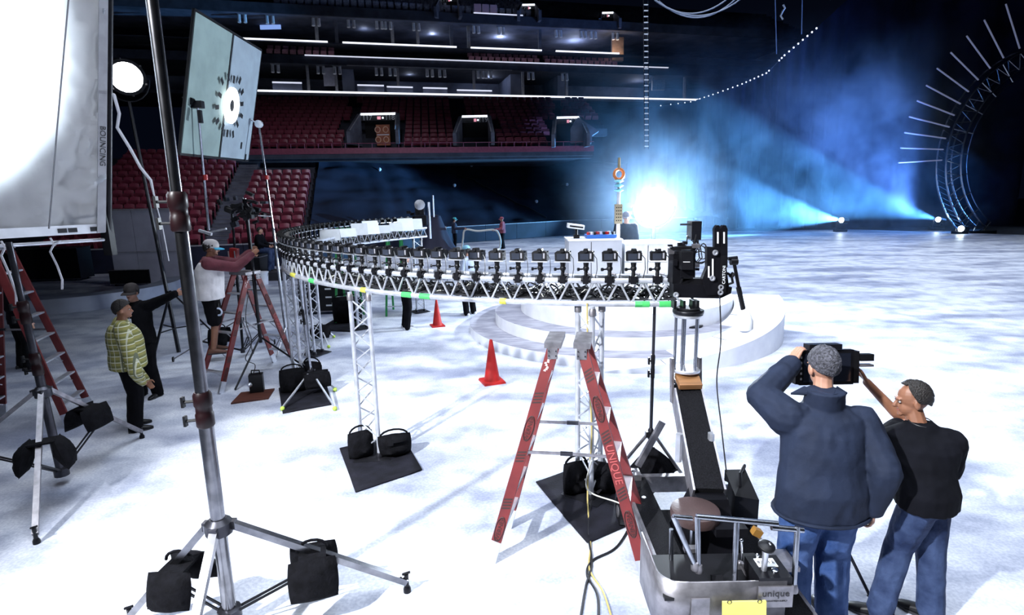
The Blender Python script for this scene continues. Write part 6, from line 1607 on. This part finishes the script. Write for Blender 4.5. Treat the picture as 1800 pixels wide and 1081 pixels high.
# technician on the ladder
pz = .60; b_ = D(384, 640, 8.85); b_.z = pz
TEAL = mat('teal_brim', (.03, .30, .48), .7)
t3, J3, H3 = person('technician in cream vest and maroon sleeves working on the red ladder', b_, -1.15, 1.02, bulk=1.4, top=CREAM, sleeves_mat=MAROON, bottom=BPANT, shorts=True, hair=HAIRD, cap=mat('grey_cap', (.45, .42, .42), .8), cap_brim=TEAL, shoes=mat('brown_boot', (.12, .05, .03), .6), skin=SKIN2, voxel=.013,
    head_pitch=-.1, W=dict(elL=D(418, 462, 9.15), wrL=D(438, 444, 9.35), elR=D(415, 470, 8.85), wrR=D(442, 448, 9.05)), lean=.06)
c = D(384, 548, 8.72)
m = MB(); m.path([c+V((.055*math.cos(a), -.005, .055*math.sin(a))) for a in [i*math.tau/16 for i in range(16)]], .014, n=6, closed=True); m.build('tape_roll', mat('pale_blue_tape', (.55, .62, .78), .5), t3)
m = MB(); m.tube(c+V((0, .0, .05)), c+V((0, .02, .13)), .012); m.build('tool_clip', BLK, t3)
# seated person beyond the ladder
Ys = 21.5
hp_ = D(456, 440, Ys); kn_ = D(475, 441, Ys-.2); an_ = D(474, 473, Ys-.2); an_.z = max(an_.z, .30)
bs = V((hp_.x, Ys, an_.z-.085))
person('seated person in black top and blue jeans beyond the technician', bs, -1.45, 1.0, bulk=1.1, top=TEE, bottom=DENIMD, voxel=.02,
    W=dict(pel=hp_+V((0, 0, .02)), nek=hp_+V((.05, 0, .58)), hed=hp_+V((.1, 0, .74)), shL=hp_+V((.05, .18, .52)), shR=hp_+V((.05, -.18, .52)), elL=hp_+V((.15, .25, .25)), elR=hp_+V((.12, -.25, .25)), wrL=hp_+V((.4, .15, .15)), wrR=hp_+V((.4, -.12, .15)),
           hiL=hp_+V((0, .1, 0)), hiR=hp_+V((0, -.1, 0)), knL=kn_+V((0, .2, 0)), knR=kn_, anL=an_+V((.0, .25, 0)), anR=an_))
t = thing('bench_case', 'black low case the seated person sits on beyond the ladder', 'case', V((hp_.x-.1, Ys, 0)))
zt_ = hp_.z-.12; m = MB(); m.box(V((hp_.x-.12, Ys, zt_/2)), (.55, .9, zt_)); m.build('shell', BLK, t, smooth=0)
m = MB(); m.box(V((hp_.x-.12, Ys, zt_-.1)), (.57, .92, .03)); m.build('lid_trim', DALU, t, smooth=0)
m = MB(); zp = an_.z-.085; m.box(V((kn_.x+.1, Ys-.1, zp/2)), (.9, .9, zp)); tag(m.build('foot_platform', DGREY, smooth=0), 'dark low platform under the feet of the seated person', 'platform')
# crew behind the ring
pb = G(716, 578); person('crew member in black behind the ring, standing beside the rear traffic cone', (pb.x, pb.y, 0), -1.2, 1.0, bulk=1.05, top=TEE, bottom=BPANT, shoes=WSHOE, voxel=.018)
pb = G(825, 553); person('blue-capped crew member behind the ring, standing at the stage steps', (pb.x, pb.y, 0), .9, 1.0, bulk=1.05, top=mat('pale_blue_shirt', (.30, .34, .44), .8), bottom=BPANT, shoes=WSHOE, cap=mat('light_blue_cap', (.20, .42, .55), .8), voxel=.018)
pb = G(800, 437); t6, J6, _h = person('distant crew member in navy with teal cap holding a hose', (pb.x, pb.y, 0), -1.3, 1.0, bulk=1.1, top=mat('navy_coat', (.02, .025, .05), .8), bottom=BPANT, cap=mat('teal_cap', (.05, .30, .30), .8), skin=SKIN, voxel=.022, W=dict(wrR=D(817, 402, 31.4), wrL=D(817, 401, 31.6)))
pb = G(884, 437); t7, J7, _h = person('distant crew member in a red hooded top holding a hose', (pb.x, pb.y, 0), 1.4, 1.0, bulk=1.15, top=mat('red_hoodie', (.24, .05, .07), .8), bottom=BPANT, hair=None, cap=mat('red_hood', (.24, .05, .07), .8), voxel=.022, W=dict(wrR=D(869, 405, 31.6), wrL=D(869, 404, 31.4)))
Yh = 31.4
cable('pale looped hose held between the two distant crew members', [D(812, 438, Yh), D(814, 420, Yh), D(818, 404, Yh), D(840, 406, Yh), D(868, 404, Yh), D(876, 410, Yh), D(880, 424, Yh), D(878, 438, Yh)], .05, CABLEW)
pb = D(1099, 470, 13.4); person('dim crew member in a cap beside the bright lamp on the stage', (pb.x, 13.4, .78), math.pi, 1.0, bulk=1.1, top=TEE, bottom=BPANT, cap=mat('grey_cap2', (.12, .12, .15), .8), voxel=.02)
pb = G(48, 648); person('person in black trousers standing behind the tall ladder at the picture edge', (pb.x, pb.y, 0), -.5, 1.0, top=TEE, bottom=BPANT, shoes=BLK, voxel=.018)
# draped equipment beside the distant crew
c = G(768, 440); t = thing('draped_equipment', 'equipment under a dark navy cloth left of the distant crew', 'covered equipment', c)
m = MB(); m.grid(lambda u, v: c+V((1.1*(1-.75*v**.8)*math.cos(u*math.tau)*(1+.08*math.sin(u*40)*(1-v)), .8*(1-.75*v**.8)*math.sin(u*math.tau)*(1+.08*math.sin(u*40)*(1-v)), 1.9*v)), 60, 8); m.build('drape', mat('navy_drape', (.02, .022, .045), .8, bump=.3), t)
m = MB(); m.lathe([(.02, 0), (.28, .0), (.02, .05)], c+V((0, 0, 1.9)), 10); m.build('frame_top', DGREY, t)
b = G(785, 437); t = thing('marker_pole', 'thin white pole standing beside the distant crew', 'pole', b)
m = MB(); m.tube(b, b+V((0, 0, 1.25)), .035); m.build('shaft', WHT, t)
for k in range(3): m = MB(); m.lathe([(.05, -.03), (.05, .03)], b+V((0, 0, .35+.3*k)), 8); m.build('band', DGREY, t)
m = MB(); m.lathe([(.2, 0), (.2, .04), (.04, .06)], b, 12); m.build('base', DGREY, t)
# ================================================================== BLUE HAZE
def haze_mat(name, dens, lo, hi, scale, col=(.55, .75, 1.0)):
    m = bpy.data.materials.new(name); m.use_nodes = True; nt = m.node_tree; N = nt.nodes; L = nt.links
    N.remove(N['Principled BSDF']); out = N['Material Output']
    vs = N.new('ShaderNodeVolumeScatter'); vs.inputs['Color'].default_value = (*col, 1); vs.inputs['Anisotropy'].default_value = .0
    tc = N.new('ShaderNodeTexCoord'); nz = N.new('ShaderNodeTexNoise'); nz.inputs['Scale'].default_value = scale; nz.inputs['Detail'].default_value = 4; nz.inputs['Roughness'].default_value = .6; nz.inputs['Distortion'].default_value = .6
    mp = N.new('ShaderNodeMapping'); mp.inputs['Scale'].default_value = (1, 1, .8); mp.inputs['Rotation'].default_value = (0, .6, 0)
    L.new(tc.outputs['Object'], mp.inputs[0]); L.new(mp.outputs[0], nz.inputs['Vector'])
    mr = N.new('ShaderNodeMapRange'); mr.inputs[1].default_value = lo; mr.inputs[2].default_value = hi; mr.inputs[3].default_value = dens*.04; mr.inputs[4].default_value = dens
    L.new(nz.outputs[0], mr.inputs[0])
    sp_ = N.new('ShaderNodeSeparateXYZ'); L.new(tc.outputs['Object'], sp_.inputs[0]); acc = mr.outputs[0]
    for ax, p, q, v0, v1 in ((0, 1, 12, 0, 1), (0, 23, 31, 1, 0), (2, 6, 13, 1, .0)):    # the smoke thins out towards its edges
        e = N.new('ShaderNodeMapRange'); e.interpolation_type = 'SMOOTHSTEP'; e.inputs[1].default_value = p; e.inputs[2].default_value = q; e.inputs[3].default_value = v0; e.inputs[4].default_value = v1
        L.new(sp_.outputs[ax], e.inputs[0]); mu = N.new('ShaderNodeMath'); mu.operation = 'MULTIPLY'; L.new(acc, mu.inputs[0]); L.new(e.outputs[0], mu.inputs[1]); acc = mu.outputs[0]
    L.new(acc, vs.inputs['Density']); L.new(vs.outputs[0], out.inputs['Volume'])
    return m
m = MB(); m.hexa([(1, 33, .03), (33, 33, .03), (33, 41.3, .03), (1, 41.3, .03)], [(1, 33, 13.5), (33, 33, 13.5), (33, 41.3, 13.5), (1, 41.3, 13.5)])
tag(m.build('blue_haze', haze_mat('stage_haze', .062, .43, .64, .38), smooth=0), 'blue stage smoke drifting in front of the navy curtain', 'haze', kind='stuff')
# blue fill spot with no fixture, added to light the smoke column
light('smoke_fill_light', 'SPOT', D(1600, 396, 36.5)+V((0, 0, .6)), D(1480, 180, 37.5), 34000, (.15, .34, 1.0), spot_size=math.radians(74), spot_blend=.9, shadow_soft_size=.4)

# smoke ball added round the search lamp to carry its glow
def glow_mat():
    m = bpy.data.materials.new('lamp_smoke'); m.use_nodes = True; nt = m.node_tree; N = nt.nodes; L = nt.links
    N.remove(N['Principled BSDF']); out = N['Material Output']
    vs = N.new('ShaderNodeVolumeScatter'); vs.inputs['Color'].default_value = (.45, .68, 1.0, 1)
    tc = N.new('ShaderNodeTexCoord'); ln = N.new('ShaderNodeVectorMath'); ln.operation = 'LENGTH'; L.new(tc.outputs['Object'], ln.inputs[0])
    mr = N.new('ShaderNodeMapRange'); mr.interpolation_type = 'SMOOTHERSTEP'; mr.inputs[1].default_value = .2; mr.inputs[2].default_value = 2.7; mr.inputs[3].default_value = .06; mr.inputs[4].default_value = 0
    L.new(ln.outputs['Value'], mr.inputs[0]); L.new(mr.outputs[0], vs.inputs['Density']); L.new(vs.outputs[0], out.inputs['Volume'])
    return m
m = MB(); m.ell((0, 0, 0), (2.7, 2.7, 2.7), 24, 14)
o = m.build('lamp_haze', glow_mat()); o.location = LP; tag(o, 'ball of pale smoke added for the glow around the bright search lamp', 'haze', kind='stuff')
light('search_lamp_halo', 'POINT', LP+fd*.3, None, 2500, (.70, .84, 1), shadow_soft_size=.12)  # extra point light added to make the smoke ball glow
